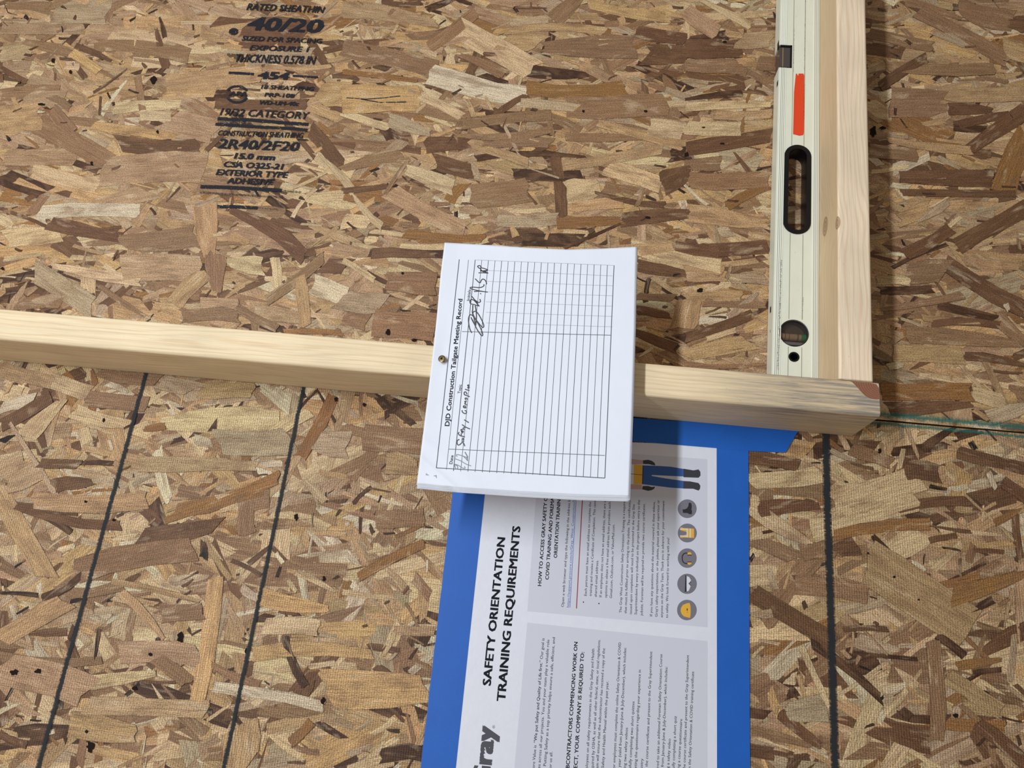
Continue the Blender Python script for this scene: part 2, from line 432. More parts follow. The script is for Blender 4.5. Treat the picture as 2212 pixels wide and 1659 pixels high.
# strands that the photograph shows singly, each a piece of its own
HAND = [
 # (offset x, offset y, scale, panel, list of x1 y1 x2 y2 width tone)
 (0, 0, .3345, 'upper', """330 75 710 75 165 g;0 170 545 185 100 p;0 340 210 290 120 p;610 275 1225 360 100 m;710 220 1320 290 70 c;1310 210 1560 200 110 t;
 1375 200 1985 230 200 b;1005 190 1075 435 60 b;400 290 640 460 60 y;480 290 720 380 40 b;150 265 460 340 60 m;0 435 170 525 35 b;0 610 395 585 75 m;
 140 650 400 640 110 p;0 770 265 745 180 t;885 490 920 710 48 m;730 700 1200 665 75 c;1070 530 1680 470 110 t;1070 590 1400 570 110 y;1170 650 1420 760 80 m;1325 615 1500 600 70 d;
 1390 665 1980 670 70 b;590 810 1140 890 60 y;330 700 470 850 80 m;900 745 1100 750 60 c;1080 780 1400 850 160 p;760 920 1290 950 110 b;230 800 690 1040 120 m;
 20 1010 490 1010 110 p;0 1130 290 1240 110 d;100 1160 700 1290 70 y;200 1100 620 1210 110 c;650 1110 1320 1080 190 p;250 1370 900 1360 90 w;40 1540 380 1500 120 c;
 320 1440 790 1520 90 b;690 1300 960 1240 100 p;770 1560 1270 1520 140 m;1320 1320 1350 1650 160 t;1480 1350 1960 1659 100 b;1640 1060 2030 1010 70 g;
 2040 1010 2280 1240 55 c;2000 830 2212 1080 90 b;1740 620 2030 1010 34 b;1330 970 1530 760 30 b;2065 600 2250 610 170 y;1620 380 2000 350 90 g;240 590 450 700 50 m;1560 1000 2000 990 80 p;30 30 320 40 60 m"""),
 (740, 0, .3345, 'upper', """0 60 610 150 110 p;540 60 720 -10 45 d;560 300 860 75 75 m;705 155 1230 450 145 c;560 475 1190 620 135 w;1040 255 1290 270 130 t;1290 300 1900 300 150 m;
 1060 200 1700 200 50 t;1360 130 1530 -30 110 m;1580 20 2100 110 60 y;1900 200 2212 250 80 b;1960 350 2240 360 140 b;1190 450 1590 480 80 d;1190 560 1830 560 90 o;1450 685 2100 670 140 m;
 0 300 600 440 110 m;0 460 480 520 36 o;0 640 490 640 185 y;500 620 770 750 60 c;490 700 800 770 60 m;0 720 300 820 55 c;290 770 570 860 90 g;770 800 1350 740 70 m;720 870 1355 830 50 m;
 980 750 1190 610 40 b;1150 660 1640 720 60 g;1640 790 2212 940 75 t;1970 820 2212 840 120 c;1440 880 1980 880 55 m;900 935 1350 920 60 m;860 1020 1570 1010 40 d;1400 1070 2060 960 70 t;
 2120 990 2260 990 90 d;1100 1120 1550 1130 70 d;1370 1010 1415 1400 75 b;1040 800 1190 1080 22 g;1190 1085 1400 1150 20 g;1700 1080 2050 1190 110 c;1450 1240 1660 1200 150 c;2060 1190 2240 1100 150 b;
 400 1090 720 1210 100 c;590 1040 840 1110 100 b;820 1270 1210 1220 160 m;0 1090 400 1000 90 m;275 1250 430 1020 26 m;0 1230 290 1200 36 b;65 1260 255 1460 50 c;300 1230 780 1480 120 p;0 1430 180 1440 110 c;
 1000 1420 1390 1410 80 g;1370 1440 1800 1420 75 o;1800 1420 2240 1380 95 b;1430 1600 1800 1440 24 d;1090 1460 1120 1530 50 y;450 1520 850 1570 80 o;370 1590 660 1590 45 c;170 1630 660 1640 55 d;
 1490 1340 1800 1310 70 t;1630 1240 2080 1320 45 b;1900 1330 1950 1200 32 m;850 930 1200 1050 60 t;750 350 1040 480 70 m"""),
 (1480, 0, .3345, 'upper', """0 60 210 210 100 p;100 0 430 170 50 c;0 310 360 310 120 b;340 260 570 250 100 p;340 400 460 400 70 y;0 420 400 430 110 m;470 400 590 410 90 m;0 640 370 600 42 d;0 690 560 670 60 c;
 190 740 560 730 60 t;370 850 420 590 20 o;0 820 360 830 90 c;0 960 560 870 90 b;0 1060 230 1050 90 m;30 1160 540 1150 110 m;270 1330 545 1190 65 o;0 1370 540 1440 120 t;220 1500 310 1500 65 g;0 1620 540 1590 90 b;
 1430 10 1790 120 55 m;1790 60 2120 130 140 m;1500 70 2080 380 95 m;1630 210 1840 290 65 g;2060 300 2200 340 130 t;2110 140 2210 150 110 b;1300 420 2000 440 75 m;1260 560 1560 370 65 b;1310 660 1690 650 190 m;
 1640 620 2210 600 95 t;1700 700 1980 710 80 b;1740 810 2100 740 55 b;1840 960 2220 700 110 b;2060 1240 2230 850 170 o;1310 900 1850 970 55 t;1730 820 1920 830 45 d;1630 1010 1780 1090 34 g;
 1400 1140 2000 1150 110 b;1400 1240 2140 1250 45 b;1400 1400 1560 1350 120 t;1500 1430 1700 1300 50 g;1760 1590 2220 1330 110 b;1420 1640 1720 1470 85 b;1330 1190 1450 1210 36 w;1180 210 1600 300 70 m;1190 970 1500 1000 90 m"""),
 (0, 555, .3345, 'upper', """330 55 900 150 75 c;780 70 1290 80 170 p;1390 -20 1400 220 140 m;1120 310 1330 100 105 t;220 90 600 330 140 g;650 190 930 380 34 m;0 250 100 240 100 d;110 300 400 290 80 m;1460 40 1700 60 120 c;
 1720 280 2090 0 65 m;1930 120 1970 440 80 t;2010 170 2240 260 130 w;1290 300 1540 310 85 p;1180 385 1540 385 80 m;1520 320 1790 460 55 m;1640 350 1930 400 90 p;1830 480 2212 490 36 o;2090 50 2240 60 105 b"""),
 (740, 500, .3617, 'upper', """170 130 560 140 65 b;0 170 190 290 38 c;260 300 560 310 140 m;-20 400 250 430 120 g;180 540 540 570 170 m;370 10 840 40 55 o;0 520 160 540 110 m;1760 120 1990 110 90 t"""),
 (1350, 500, .1205, 'upper', """100 230 1750 640 290 c;220 600 1100 740 230 b;1050 720 1700 870 170 b;660 960 1500 880 75 o;860 650 1210 830 60 w;860 780 1070 750 44 k;480 810 980 1130 90 c;380 1100 440 830 85 d;1160 1230 1020 1750 420 t;
 900 250 1700 400 200 b;1800 870 1900 590 75 m;1880 820 2100 900 90 c;1100 1180 2100 1150 190 t;1500 1520 1820 1540 40 d;200 1150 900 1180 130 m;200 1400 800 1500 160 b"""),
 (1480, 555, .3345, 'upper', """0 100 260 100 110 t;290 140 530 150 65 g;0 170 220 150 32 b;290 210 430 230 36 o;280 390 470 230 50 g;120 290 530 300 60 m;0 520 430 370 65 b;140 530 330 470 36 c;0 640 420 550 110 t;0 690 520 690 40 m;
 1240 150 1460 160 60 c;1430 110 1690 90 140 m;1690 40 2200 340 105 b;1250 215 1600 205 50 d;1270 340 1800 245 55 m;1640 310 2010 400 55 d;1530 390 1900 420 45 t;2010 370 2200 560 100 m;2070 300 2090 350 40 w;
 1430 500 2180 560 110 m;1590 430 2040 440 50 b;1350 620 1800 640 110 t;1810 640 2200 700 55 b;1260 870 1860 870 110 o;1310 710 1400 690 45 g;1860 880 2060 930 90 c;1310 980 1850 950 90 b;1860 985 1960 1050 32 t;1960 1040 2230 950 110 g"""),
 (0, 555, .3345, 'lower', """0 720 340 810 90 p;310 790 575 880 110 c;640 740 1030 790 85 m;545 910 945 950 100 m;590 730 615 830 40 o;1040 800 1300 840 100 g;1290 860 1640 860 100 t;10 970 220 920 80 w;0 1090 330 900 80 b;165 1160 395 930 120 c;
 60 1070 400 1600 38 g;0 1190 80 1150 36 k;0 1420 200 1340 230 p;470 990 830 1080 100 c;930 1110 1070 1090 46 o;1060 1080 1800 1090 190 c;1390 1190 1900 1190 170 g;1660 1220 2000 1000 80 c;1940 1290 2150 900 75 o;
 1365 1125 1475 955 42 d;900 1340 1660 1350 95 p;250 1330 510 1340 60 b;1130 1640 1800 1420 85 o;340 1480 600 1450 90 b;60 1600 500 1650 50 b;1520 1600 1730 1560 120 m;210 1570 950 1570 110 t;1990 1200 2240 1210 180 g"""),
 (0, 1060, .4069, 'lower', """20 50 250 460 105 t;60 80 640 185 50 b;220 130 375 220 36 d;870 160 1400 0 55 o;730 260 1170 180 110 b;400 430 1030 310 130 m;390 560 650 500 60 m;1078 265 1078 360 42 k;1320 60 1310 230 95 m;1150 70 1250 60 95 c;
 1145 460 1045 1125 82 y;590 480 1060 590 32 t;640 540 870 790 55 t;0 790 350 590 100 t;630 860 1050 880 120 p;0 880 540 900 60 m;370 1020 830 970 80 c;450 1140 1090 1160 100 p;0 940 460 1070 180 p;830 890 1000 1020 80 m;
 1120 920 1380 1030 50 m;1130 1040 1720 1150 62 w;370 1240 720 1290 140 t;1270 1250 1270 1480 200 t;1740 1050 2260 1050 215 y;1380 560 1740 630 100 y;1510 780 1620 1040 46 d;1340 870 1980 870 80 y;1990 150 2250 140 95 m;
 1900 460 2250 280 50 o;2020 1410 2250 1400 80 d;1540 1340 1650 1230 55 o;850 660 1080 640 90 m;0 545 200 555 26 k;220 570 430 450 40 d;1225 370 1385 450 24 d;0 1290 140 1350 44 b;500 900 525 735 20 k;1280 510 1370 570 46 w;1400 720 1700 730 90 c"""),
 (880, 900, .3345, 'lower', """-300 130 100 160 170 m;-140 300 60 330 140 t"""),
 (1550, 1060, .3612, 'lower', """250 110 600 90 100 b;200 90 560 320 95 c;560 240 1190 50 150 c;1060 110 1500 60 60 b;690 270 1270 200 70 o;690 350 840 330 110 b;510 370 700 350 100 m;200 300 470 400 90 m;195 600 700 910 110 b;560 910 985 1250 50 d;
 930 270 1040 390 44 d;900 420 1500 820 260 t;1400 640 1850 500 110 o;1490 730 1650 650 50 d;1160 420 1240 490 42 w;750 830 1020 830 34 b;1320 870 1480 990 50 d;1370 1110 1700 1320 100 t;1290 900 1310 1500 85 m;1530 1090 1700 1070 34 d;
 1430 1050 1700 1010 55 o;200 740 330 730 55 g;500 930 670 1300 42 c;420 1320 650 1300 170 g;370 1330 620 1530 70 b;1100 1310 1160 1360 50 d;1560 1400 1850 1640 85 b;460 560 900 620 120 m;200 1430 560 1530 60 m"""),
 (1480, 555, .3345, 'lower', """410 1290 740 1350 85 b;420 1450 900 1400 110 c;420 1580 480 1600 100 c;940 1245 1100 1320 34 g;1070 1240 1330 1330 80 m;1420 1380 1640 1400 120 b;960 1600 1500 1430 180 c;1760 1260 2210 1370 80 b;1845 1190 1875 1240 34 k;
 1580 1480 1690 1500 26 k;1960 1390 2010 1500 40 w;2050 1450 2210 1560 80 b"""),
]
cnt = 0
hand = []
for ox, oy, sc, pn, txt in HAND:
    for item in txt.replace('\n', ' ').split(';'):
        f = item.split()
        if len(f) < 6: continue
        x1, y1, x2, y2, w = [float(q) * sc for q in f[:5]]
        p1, p2 = P(ox + x1, oy + y1), P(ox + x2, oy + y2)
        mx, my = ox + (x1 + x2) / 2, oy + (y1 + y2) / 2
        dx, dy = x2 - x1, y2 - y1; n = math.hypot(dx, dy)
        q1, q2 = P(mx - dy / n * w / 2, my + dx / n * w / 2), P(mx + dy / n * w / 2, my - dx / n * w / 2)
        c = (p1 + p2) / 2; L = np.linalg.norm(p2 - p1); W = np.linalg.norm(q2 - q1)
        ang = math.atan2(p2[1] - p1[1], p2[0] - p1[0])
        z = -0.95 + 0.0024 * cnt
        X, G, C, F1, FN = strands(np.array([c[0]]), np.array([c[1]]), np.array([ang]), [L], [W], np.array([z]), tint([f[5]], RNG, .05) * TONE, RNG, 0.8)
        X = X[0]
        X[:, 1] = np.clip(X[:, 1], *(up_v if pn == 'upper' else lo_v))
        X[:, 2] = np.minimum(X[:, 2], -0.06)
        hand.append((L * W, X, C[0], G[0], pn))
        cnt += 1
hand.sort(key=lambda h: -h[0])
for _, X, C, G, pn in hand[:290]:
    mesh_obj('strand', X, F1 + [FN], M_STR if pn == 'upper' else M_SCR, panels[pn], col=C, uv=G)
for pn in ('upper', 'lower'):
    rest = [h for h in hand[290:] if h[4] == pn]
    if rest:
        nv = len(rest[0][1])
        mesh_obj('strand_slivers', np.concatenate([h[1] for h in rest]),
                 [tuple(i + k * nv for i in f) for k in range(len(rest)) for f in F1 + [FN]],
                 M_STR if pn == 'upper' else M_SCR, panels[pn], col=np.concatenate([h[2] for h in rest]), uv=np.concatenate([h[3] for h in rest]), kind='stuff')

# ------------------------------------------------------------------ flat print helpers
WALLF = lambda u, v: 0.0
def ribbon(pts, w, surf, eps, mb_V, mb_F, G=None, px=True, taper=False):
    """pts in photo pixels projected onto surf; w in px."""
    Q = [S(x, y, surf) for x, y in pts]
    k = w / 1.82
    n = len(Q); b0 = len(mb_V); s_ = 0.0
    for i in range(n):
        a, b = Q[max(i - 1, 0)], Q[min(i + 1, n - 1)]
        t = (b - a)[:2]; t = t / (np.linalg.norm(t) + 1e-9); nrm = np.array([-t[1], t[0]])
        if i: s_ += np.linalg.norm(Q[i] - Q[i - 1])
        for sgn in (-1, 0, 1):
            p = Q[i][:2] + nrm * sgn * k / 2
            mb_V.append((p[0], p[1], surf(p[0], p[1]) + eps))
            if G is not None: G.append((s_, sgn, 0))
    for i in range(n - 1):
        for j in (0, 1):
            o = b0 + i * 3 + j
            mb_F.append((o, o + 1, o + 4, o + 3))
def ribbons(name, items, surf, eps, mat, parent, grain=False):
    V, F, G = [], [], []
    for i, (pts, w) in enumerate(items): ribbon(pts, w, surf, eps + 0.002 * (i % 9), V, F, G)
    return mesh_obj(name, V, F, mat, parent, uv=G if grain else None)
def dens(pts, n):
    out = []
    for a, b in zip(pts[:-1], pts[1:]):
        for i in range(n): out.append((a[0] + (b[0] - a[0]) * i / n, a[1] + (b[1] - a[1]) * i / n))
    return out + [pts[-1]]
def smooth(pts, it=2):
    for _ in range(it):
        o = [pts[0]]
        for a, b in zip(pts[:-1], pts[1:]):
            o += [(a[0] * .75 + b[0] * .25, a[1] * .75 + b[1] * .25), (a[0] * .25 + b[0] * .75, a[1] * .25 + b[1] * .75)]
        pts = o + [pts[-1]]
    return pts

_tcache = {}
def text_geo(s, bold):
    key = (s, bold)
    if key in _tcache: return _tcache[key]
    cu = bpy.data.curves.new('t', 'FONT'); cu.body = s; cu.size = 1.0; cu.resolution_u = 2
    ob = bpy.data.objects.new('t', cu); COL.objects.link(ob)
    dg = bpy.context.evaluated_depsgraph_get(); dg.update()
    me = bpy.data.meshes.new_from_object(ob.evaluated_get(dg))
    V = np.array([v.co[:] for v in me.vertices]).reshape(-1, 3)
    F = [tuple(p.vertices) for p in me.polygons]
    bpy.data.objects.remove(ob); bpy.data.curves.remove(cu); bpy.data.meshes.remove(me)
    if bold > .005 and len(V):
        VV, FF = [], []
        for k, (sx, sy) in enumerate(((-1, -.6), (1, .6), (-1, .6), (1, -.6), (0, 0)) if bold > .01 else ((-1, 0), (1, 0))):
            FF += [tuple(i + len(VV) for i in f) for f in F]
            VV += [(x + sx * bold, y + sy * bold, 0.008 * k) for x, y, _ in V]
        V, F = np.array(VV), FF
    _tcache[key] = (V, F); return V, F
CAP = 0.70
def texts(name, items, surf, eps, mat, parent, flip=1):
    """items: (string, start px, end px, cap height px, bold[, shear]); fitted along the baseline."""
    AV, AF = [], []
    for it in items:
        s, p0, p1, cap, bold = it[:5]; sh = it[5] if len(it) > 5 else 0.0
        V, F = text_geo(s, bold)
        if len(V) == 0: continue
        a, b = S(*p0, surf)[:2], S(*p1, surf)[:2]
        t = (b - a); Lm = np.linalg.norm(t); t = t / Lm; nrm = np.array([-t[1], t[0]])
        x0, x1 = V[:, 0].min(), V[:, 0].max()
        ex = p1[0] - p0[0]; ey = p1[1] - p0[1]; e = math.hypot(ex, ey)
        q = S(p0[0] + ey / e * cap, p0[1] - ex / e * cap, surf)[:2]
        hm = abs(np.dot(q - a, nrm))
        yy = V[:, 1] / CAP * hm
        xx = (V[:, 0] - x0) / (x1 - x0) * Lm + sh * yy
        U = a[None] + xx[:, None] * t[None] + yy[:, None] * nrm[None]
        n = len(AV)
        AV += [(u, v, surf(u, v) + eps + z_) for (u, v), z_ in zip(U, V[:, 2])]
        AF += [tuple(i + n for i in f) for f in F]
    return mesh_obj(name, AV, AF, mat, parent)
def fillpoly(name, polys, surf, eps, mat, parent):
    V, F = [], []
    for k, pl in enumerate(polys):
        n = len(V)
        for x, y in pl:
            p = S(x, y, surf); V.append((p[0], p[1], p[2] + eps + 0.001 * k))
        F.append(tuple(range(n, n + len(pl))))
    return mesh_obj(name, V, F, mat, parent)
def ell(cx, cy, rx, ry, n=28, a0=0, a1=360):
    return [(cx + rx * math.cos(math.radians(a0 + (a1 - a0) * i / n)), cy + ry * math.sin(math.radians(a0 + (a1 - a0) * i / n))) for i in range(n + (a1 - a0 != 360))]

# ------------------------------------------------------------------ grade stamp, chalk lines, seam paint
M_INK = ink_mat('stamp_ink', (34, 36, 44), 0.37, 0.45, 0.22)
M_INKW = ink_mat('worn_stamp_ink', (44, 46, 54), 0.46, 0.56, 0.45, amax=0.9)
up_p = panels['upper']
texts('grade_stamp', [
    ("RATED SHEATHIN", (531.5, 20.8), (698, 27.7), 14, 0.034, .15),
    ("40/20", (530, 63.5), (693.6, 70.5), 28, 0.039, .15),
    ("SIZED FOR SPACING", (521, 87), (693.6, 93.5), 10, 0.036, .15),
    ("EXPOSURE 1", (538.4, 108), (665, 112), 11, 0.039, .15),
    ("THICKNESS 0.578 IN", (504.5, 133), (678.4, 138.6), 17, 0.034, .12),
    ("454", (554, 169), (623, 172), 15, 0.054, .15),
    ("18 SHEATHING", (563, 191.5), (676.3, 196), 8.5, 0.034, .15),
    ("PRP-108", (570.3, 208.6), (634.7, 211), 8.5, 0.044, .15),
    ("WD-UM-40c", (557.8, 225), (644.4, 228.6), 8.5, 0.049, .15),
    ("APA", (493, 206), (533, 207), 9, 0.054, .2),
    ("19/32 CATEGORY", (474, 248), (664.4, 257), 15, 0.026, .15),
    ("CONSTRUCTION SHEATHING", (469, 292), (653, 298), 11, 0.034, .15),
    ("2R40/2F20", (468.4, 319.5), (643.4, 326.5), 20, 0.032, .15),
    ("15.0 mm", (504.6, 342), (592.8, 346), 12, 0.054, .15),
    ("CSA O325-21", (480.7, 360), (609.4, 366), 12, 0.044, .15),
    ("EXTERIOR TYPE", (465.5, 377.6), (619.6, 384), 12.5, 0.044, .15),
    ("ADHESIVE", (488.7, 395.7), (588.5, 399), 12, 0.044, .15),
], WALLF, 0.04, M_INK, up_p)
ribbons('stamp_bars', [([(494, 157), (520, 158), (548, 160)], 8), ([(632, 163.5), (660, 165), (687, 167)], 6),
    (dens([(470, 256), (540, 258.5), (600, 264), (666, 268.5)], 3), 10), (dens([(465, 268), (540, 273), (638, 278), (664, 281)], 3), 9),
    (dens([(433, 403), (480, 404), (540, 407), (608, 411)], 3), 10), (dens([(469, 446), (500, 446), (556, 449)], 2), 9),
    (smooth(ell(512, 201, 22, 15, 10, 200, 340)), 7), (smooth(ell(512, 205, 22, 16, 10, 20, 160)), 7),
    (ell(504.5, 68, 6, 4, 12) + [(510.5, 68)], 12), ([(748, 211), (790, 214), (830, 211), (864, 207)], 2.2), ([(780, 214), (820, 221), (877, 220)], 2.6)],
    WALLF, 0.05, M_INK, up_p)
ribbons('worn_stamp_bars', [(dens([(431, 415), (480, 419), (560, 423), (610, 426)], 4), 6), (dens([(560, 408), (650, 415)], 4), 6),
    ([(556, 449), (600, 452)], 2.5), (dens([(470, 262), (500, 263), (530, 265)], 2), 12)], WALLF, 0.045, M_INKW, up_p)
M_CHALK = ink_mat('chalk', (40, 44, 48), 0.33, 0.56, edge=True, amax=0.93)
lo_p = panels['lower']
for pts, w in ((dens([(316, 805), (80, 1665)], 40), 11), (dens([(656, 835), (482, 1665)], 40), 10), (dens([(1784, 930), (1786, 1060), (1794, 1300), (1804, 1665)], 14), 17)):
    ribbons('chalk_line', [(pts, w)], WALLF, 0.05, M_CHALK, lo_p, grain=True)
M_TEAL = ink_mat('teal_paint', (30, 112, 104), 0.46, 0.85, edge=True, amax=0.8)
def seam_y(x): return 905 + (x - 1887) * 30 / 325.0
ribbons('edge_paint', [(dens([(1850, seam_y(1850) - 12), (2240, seam_y(2240) - 12)], 40), 22)], WALLF, 0.03, M_TEAL, up_p, grain=True)
ribbons('edge_paint', [(dens([(1880, seam_y(1880) + 8), (2240, seam_y(2240) + 8)], 40), 13)], WALLF, 0.03, M_TEAL, lo_p, grain=True)

spots = [(1886, 284, 9, 14), (1906, 276, 8, 4), (1483, 334, 6, 6), (1565, 90, 5, 3), (1512, 627, 7, 5), (5, 580, 4, 4), (838, 717, 5, 9), (895, 735, 7, 3),
         (1560, 310, 7, 3), (1520, 275, 4, 2), (1400, 470, 7, 3), (870, 590, 3, 3), (115, 130, 4, 6), (152, 155, 3, 5), (340, 285, 3, 4), (198, 352, 3, 5), (90, 225, 9, 3), (1395, 240, 5, 3), (1260, 240, 3, 3), (330, 172, 8, 9)]
lspots = [(787, 874, 4, 4), (30, 1453, 11, 7), (83, 1450, 9, 6), (195, 1613, 9, 13), (325, 1414, 6, 5), (390, 1377, 8, 13), (533, 1406, 7, 7), (185, 1084, 4, 3), (246, 1123, 6, 4),
          (187, 1580, 4, 4), (291, 1487, 6, 5), (698, 1514, 6, 8), (726, 863, 4, 6), (224, 908, 4, 5), (700, 1250, 4, 6), (640, 1117, 5, 8), (1900, 975, 4, 7), (1875, 1195, 3, 3), (1932, 1246, 3, 3), (2065, 1546, 7, 6), (1985, 1295, 3, 3)]
for pn, sp_, par in (('upper', spots, up_p), ('lower', lspots, lo_p)):
    V, F = [], []
    for (x, y, a, b) in sp_:
        n0 = len(V); ph = random.uniform(0, 6)
        for i in range(14):
            t_ = 2 * math.pi * i / 14; r_ = random.uniform(.6, 1.15)
            q_ = P(x + a * r_ * math.cos(t_), y + b * r_ * math.sin(t_)); V.append((q_[0], q_[1], .035))
        F.append(tuple(range(n0, n0 + 14)))
    mesh_obj('resin_spots', V, F, plain('resin_' + pn, (36, 27, 24), .9, spec=.1), par, kind='stuff')

# ------------------------------------------------------------------ timbers
def timber(prof_pts, a0, a1, axis, end_chamf=1.5, nseg=1):
    """rounded 2x4: prof_pts in (cross, d); extruded along axis; tiny end chamfers"""
    V, F = [], []
    n = len(prof_pts)
    cx = sum(p[0] for p in prof_pts) / n; cd = sum(p[1] for p in prof_pts) / n
    st = [(a0, .965), (a0 + end_chamf, 1)] + [(a0 + end_chamf + (a1 - a0 - 2 * end_chamf) * i / nseg, 1) for i in range(1, nseg + 1)] + [(a1, .965)]
    for a, k in st:
        for c, d in prof_pts:
            c2, d2 = cx + (c - cx) * k, cd + (d - cd) * k
            V.append((a, c2, d2) if axis == 'u' else (c2, a, d2))
    for i in range(len(st) - 1):
        for j in range(n):
            k = (j + 1) % n
            F.append((i * n + j, i * n + k, (i + 1) * n + k, (i + 1) * n + j))
    F.append(tuple(range(n))); F.append(tuple(range((len(st) - 1) * n, len(st) * n))[::-1])
    return V, F
def rrect(c0, c1, d0, d1, r, n=4, rs=None):
    pts = []
    for (cx, cy, s, q) in ((c1, d1, 0, 0), (c0, d1, 90, 1), (c0, d0, 180, 2), (c1, d0, 270, 3)):
        rr = r if rs is None else rs[q]
        ox = cx - rr if cx == c1 else cx + rr; oy = cy - rr if cy == d1 else cy + rr
        for i in range(n + 1):
            a = math.radians(s + 90 * i / n); pts.append((ox + rr * math.cos(a), oy + rr * math.sin(a)))
    return pts
VB, VT, DS = -28.6, 10.2, 88.7
USTUD0, USTUD1 = -1080, 415.5
stud = empty('timber_stud', (USTUD1, (VB + VT) / 2, 0), 'pale upright two-by-four stud with blue-grey stained lower end, papers screwed to its face', 'timber')
V, F = timber(rrect(VB, VT, 0.25, DS, 4.0, rs=(3.0, 4.5, 1.5, 1.5)), USTUD0, USTUD1, 'u', 1.0, 6)
# knock the front corner of the end round (wane and pitch pocket seen there)
V = np.array(V)
for i, (u, v, d) in enumerate(V):
    if u > USTUD1 - 1.5 and d > 60:
        V[i][0] -= 2.5 * max(0, (d - 60) / 30)
mesh_obj('board', V, F, M_STUD, stud, smooth=False)
FR = lambda u, v: DS
RD = NT('resin_wood'); lc = RD.attr('loc'); kc = P(1897, 838, DS)
dv = RD.n('ShaderNodeVectorMath', operation='DISTANCE'); RD.l(RD.vmul(lc, (1, 1.25, 0)), dv.inputs[0]); dv.inputs[1].default_value = (kc[0] + 2, (kc[1] + 4) * 1.25, 0)
rr = RD.math('SINE', RD.math('MULTIPLY', dv.outputs['Value'], 2.4))
nn = RD.noise(RD.vmul(lc, (.4, .4, .4)), 1.0, 4, .7)
RD.base(RD.mix(RD.math('MULTIPLY', nn, 0.6), RD.mix(RD.ramp(rr, -1, 1), srgb(132, 84, 64), srgb(160, 110, 84)), srgb(120, 74, 56))); RD.rough(0.55); RD.bump(nn, .5, .0004)
knot_px = [(1836, 821), (1848, 823), (1862, 823), (1880, 824), (1893, 829), (1899, 838), (1901, 850), (1902, 863), (1893, 864), (1880, 862), (1868, 856), (1858, 846), (1848, 834)]
kp = [P(x, y, DS) for x, y in knot_px]
kV = [(p[0], min(p[1], VT - 0.8), DS - 1.2) for p in kp] + [((p[0] - kc[0]) * .93 + kc[0] - .4, min((p[1] - kc[1]) * .93 + kc[1] - .3, VT - 1.4), DS + 0.22) for p in kp]
n = len(kp)
o = mesh_obj('knot', kV, [(i, (i + 1) % n, n + (i + 1) % n, n + i) for i in range(n)] + [tuple(range(n, 2 * n))], RD.m, stud)
o['label'] = 'reddish-brown knot with curved rings at the corner'
PITCH = ink_mat('stud_marks', (60, 48, 40), 0.30, 0.5, 0.4, amax=.8)

# ledge (horizontal in the room) tilted slightly in the wall plane
AS = 0.0226
US, UB = 368.9, 406.7
LEDGE_V0 = VT + 0.4
def ledge_xf(V):
    V = np.asarray(V, float).copy(); V[:, 0] += -AS * -1 * V[:, 1]; return V
ledge = empty('timber_ledge', (UB, 350, 0), 'pale knotty two-by-four nailed level across the wall, carrying the long spirit level', 'timber')
V, F = timber(rrect(US, UB, 0.25, 88.7, 3.5, rs=(3.5, 3.0, 1.2, 1.2)), LEDGE_V0, 1100, 'v', 0.8, 6)
# u = us + as*v  (drifts up-wall as v grows)
V = np.array(V); V[:, 0] += AS * V[:, 1]
mesh_obj('board', V, F, M_LEDGE, ledge)

# ------------------------------------------------------------------ spirit level
lvl = empty('spirit_level', (US, 330, 11), 'long off-white aluminium box spirit level standing on edge on the wooden ledge against the wall', 'spirit level')
DL0, DL1 = 0.6, 22.4
def lu(v): return US - 0.35 + AS * v          # resting edge on the ledge
U_LT = 313.1 - 368.9                           # top edge offset
LV0, LV1 = VT + 0.8, 1090
M_LVL = NT('level_paint')
_l = M_LVL.attr('loc')
_n = M_LVL.noise(M_LVL.vmul(_l, (.5, .25, .5)), 1.0, 4, .75)
_n2 = M_LVL.noise(M_LVL.vmul(_l, (.05, .02, .05)), 1.0, 3, .6)
_c = M_LVL.mix(_n2, srgb(230, 234, 219), srgb(214, 217, 202))
_c = M_LVL.mix(M_LVL.ramp(_n, .66, .72, 0, .55), _c, srgb(120, 116, 104))
M_LVL.base(_c); M_LVL.rough(0.42); M_LVL = M_LVL.m
M_RIB = plain('bare_ridge', (236, 238, 230), .35)
M_GRV = plain('groove_grey', (150, 146, 128), .7)  # thin greyer strips drawn along the groove lines
M_BLK = plain('black_rubber', (7, 8, 12), .38, spec=.35)
M_HOLE = plain('hole_shade_plug', (12, 13, 16), .6)  # near-black: shade of slots and recess put into colour; also the plug
M_ORG = plain('orange_sticker', (222, 66, 24), .5)
def lP(px, py, d=DL1):
    p = P(px, py, d); return (p[0] - AS * p[1], p[1])      # level frame: x offset, v
def unl(x, v): return x + AS * v
def clipx(x): return x
def curve_plate(outer, holes, d0, d1, name, mat, parent):
    cu = bpy.data.curves.new('c', 'CURVE'); cu.dimensions = '2D'; cu.fill_mode = 'BOTH'; cu.extrude = (d1 - d0) / 2
    for pl in [outer] + holes:
        sp = cu.splines.new('POLY'); sp.points.add(len(pl) - 1); sp.use_cyclic_u = True
        for q, (x, y) in zip(sp.points, pl): q.co = (x, y, 0, 1)
    ob = bpy.data.objects.new('c', cu); COL.objects.link(ob)
    dg = bpy.context.evaluated_depsgraph_get(); dg.update()
    me = bpy.data.meshes.new_from_object(ob.evaluated_get(dg))
    V = np.array([v.co[:] for v in me.vertices]); F = [tuple(p.vertices) for p in me.polygons]
    bpy.data.objects.remove(ob); bpy.data.curves.remove(cu); bpy.data.meshes.remove(me)
    V = np.stack([V[:, 0] + AS * V[:, 1], V[:, 1], V[:, 2] + (d0 + d1) / 2], -1)
    return mesh_obj(name, V, F, mat, parent)
x0, x1 = US - 0.3, US + U_LT
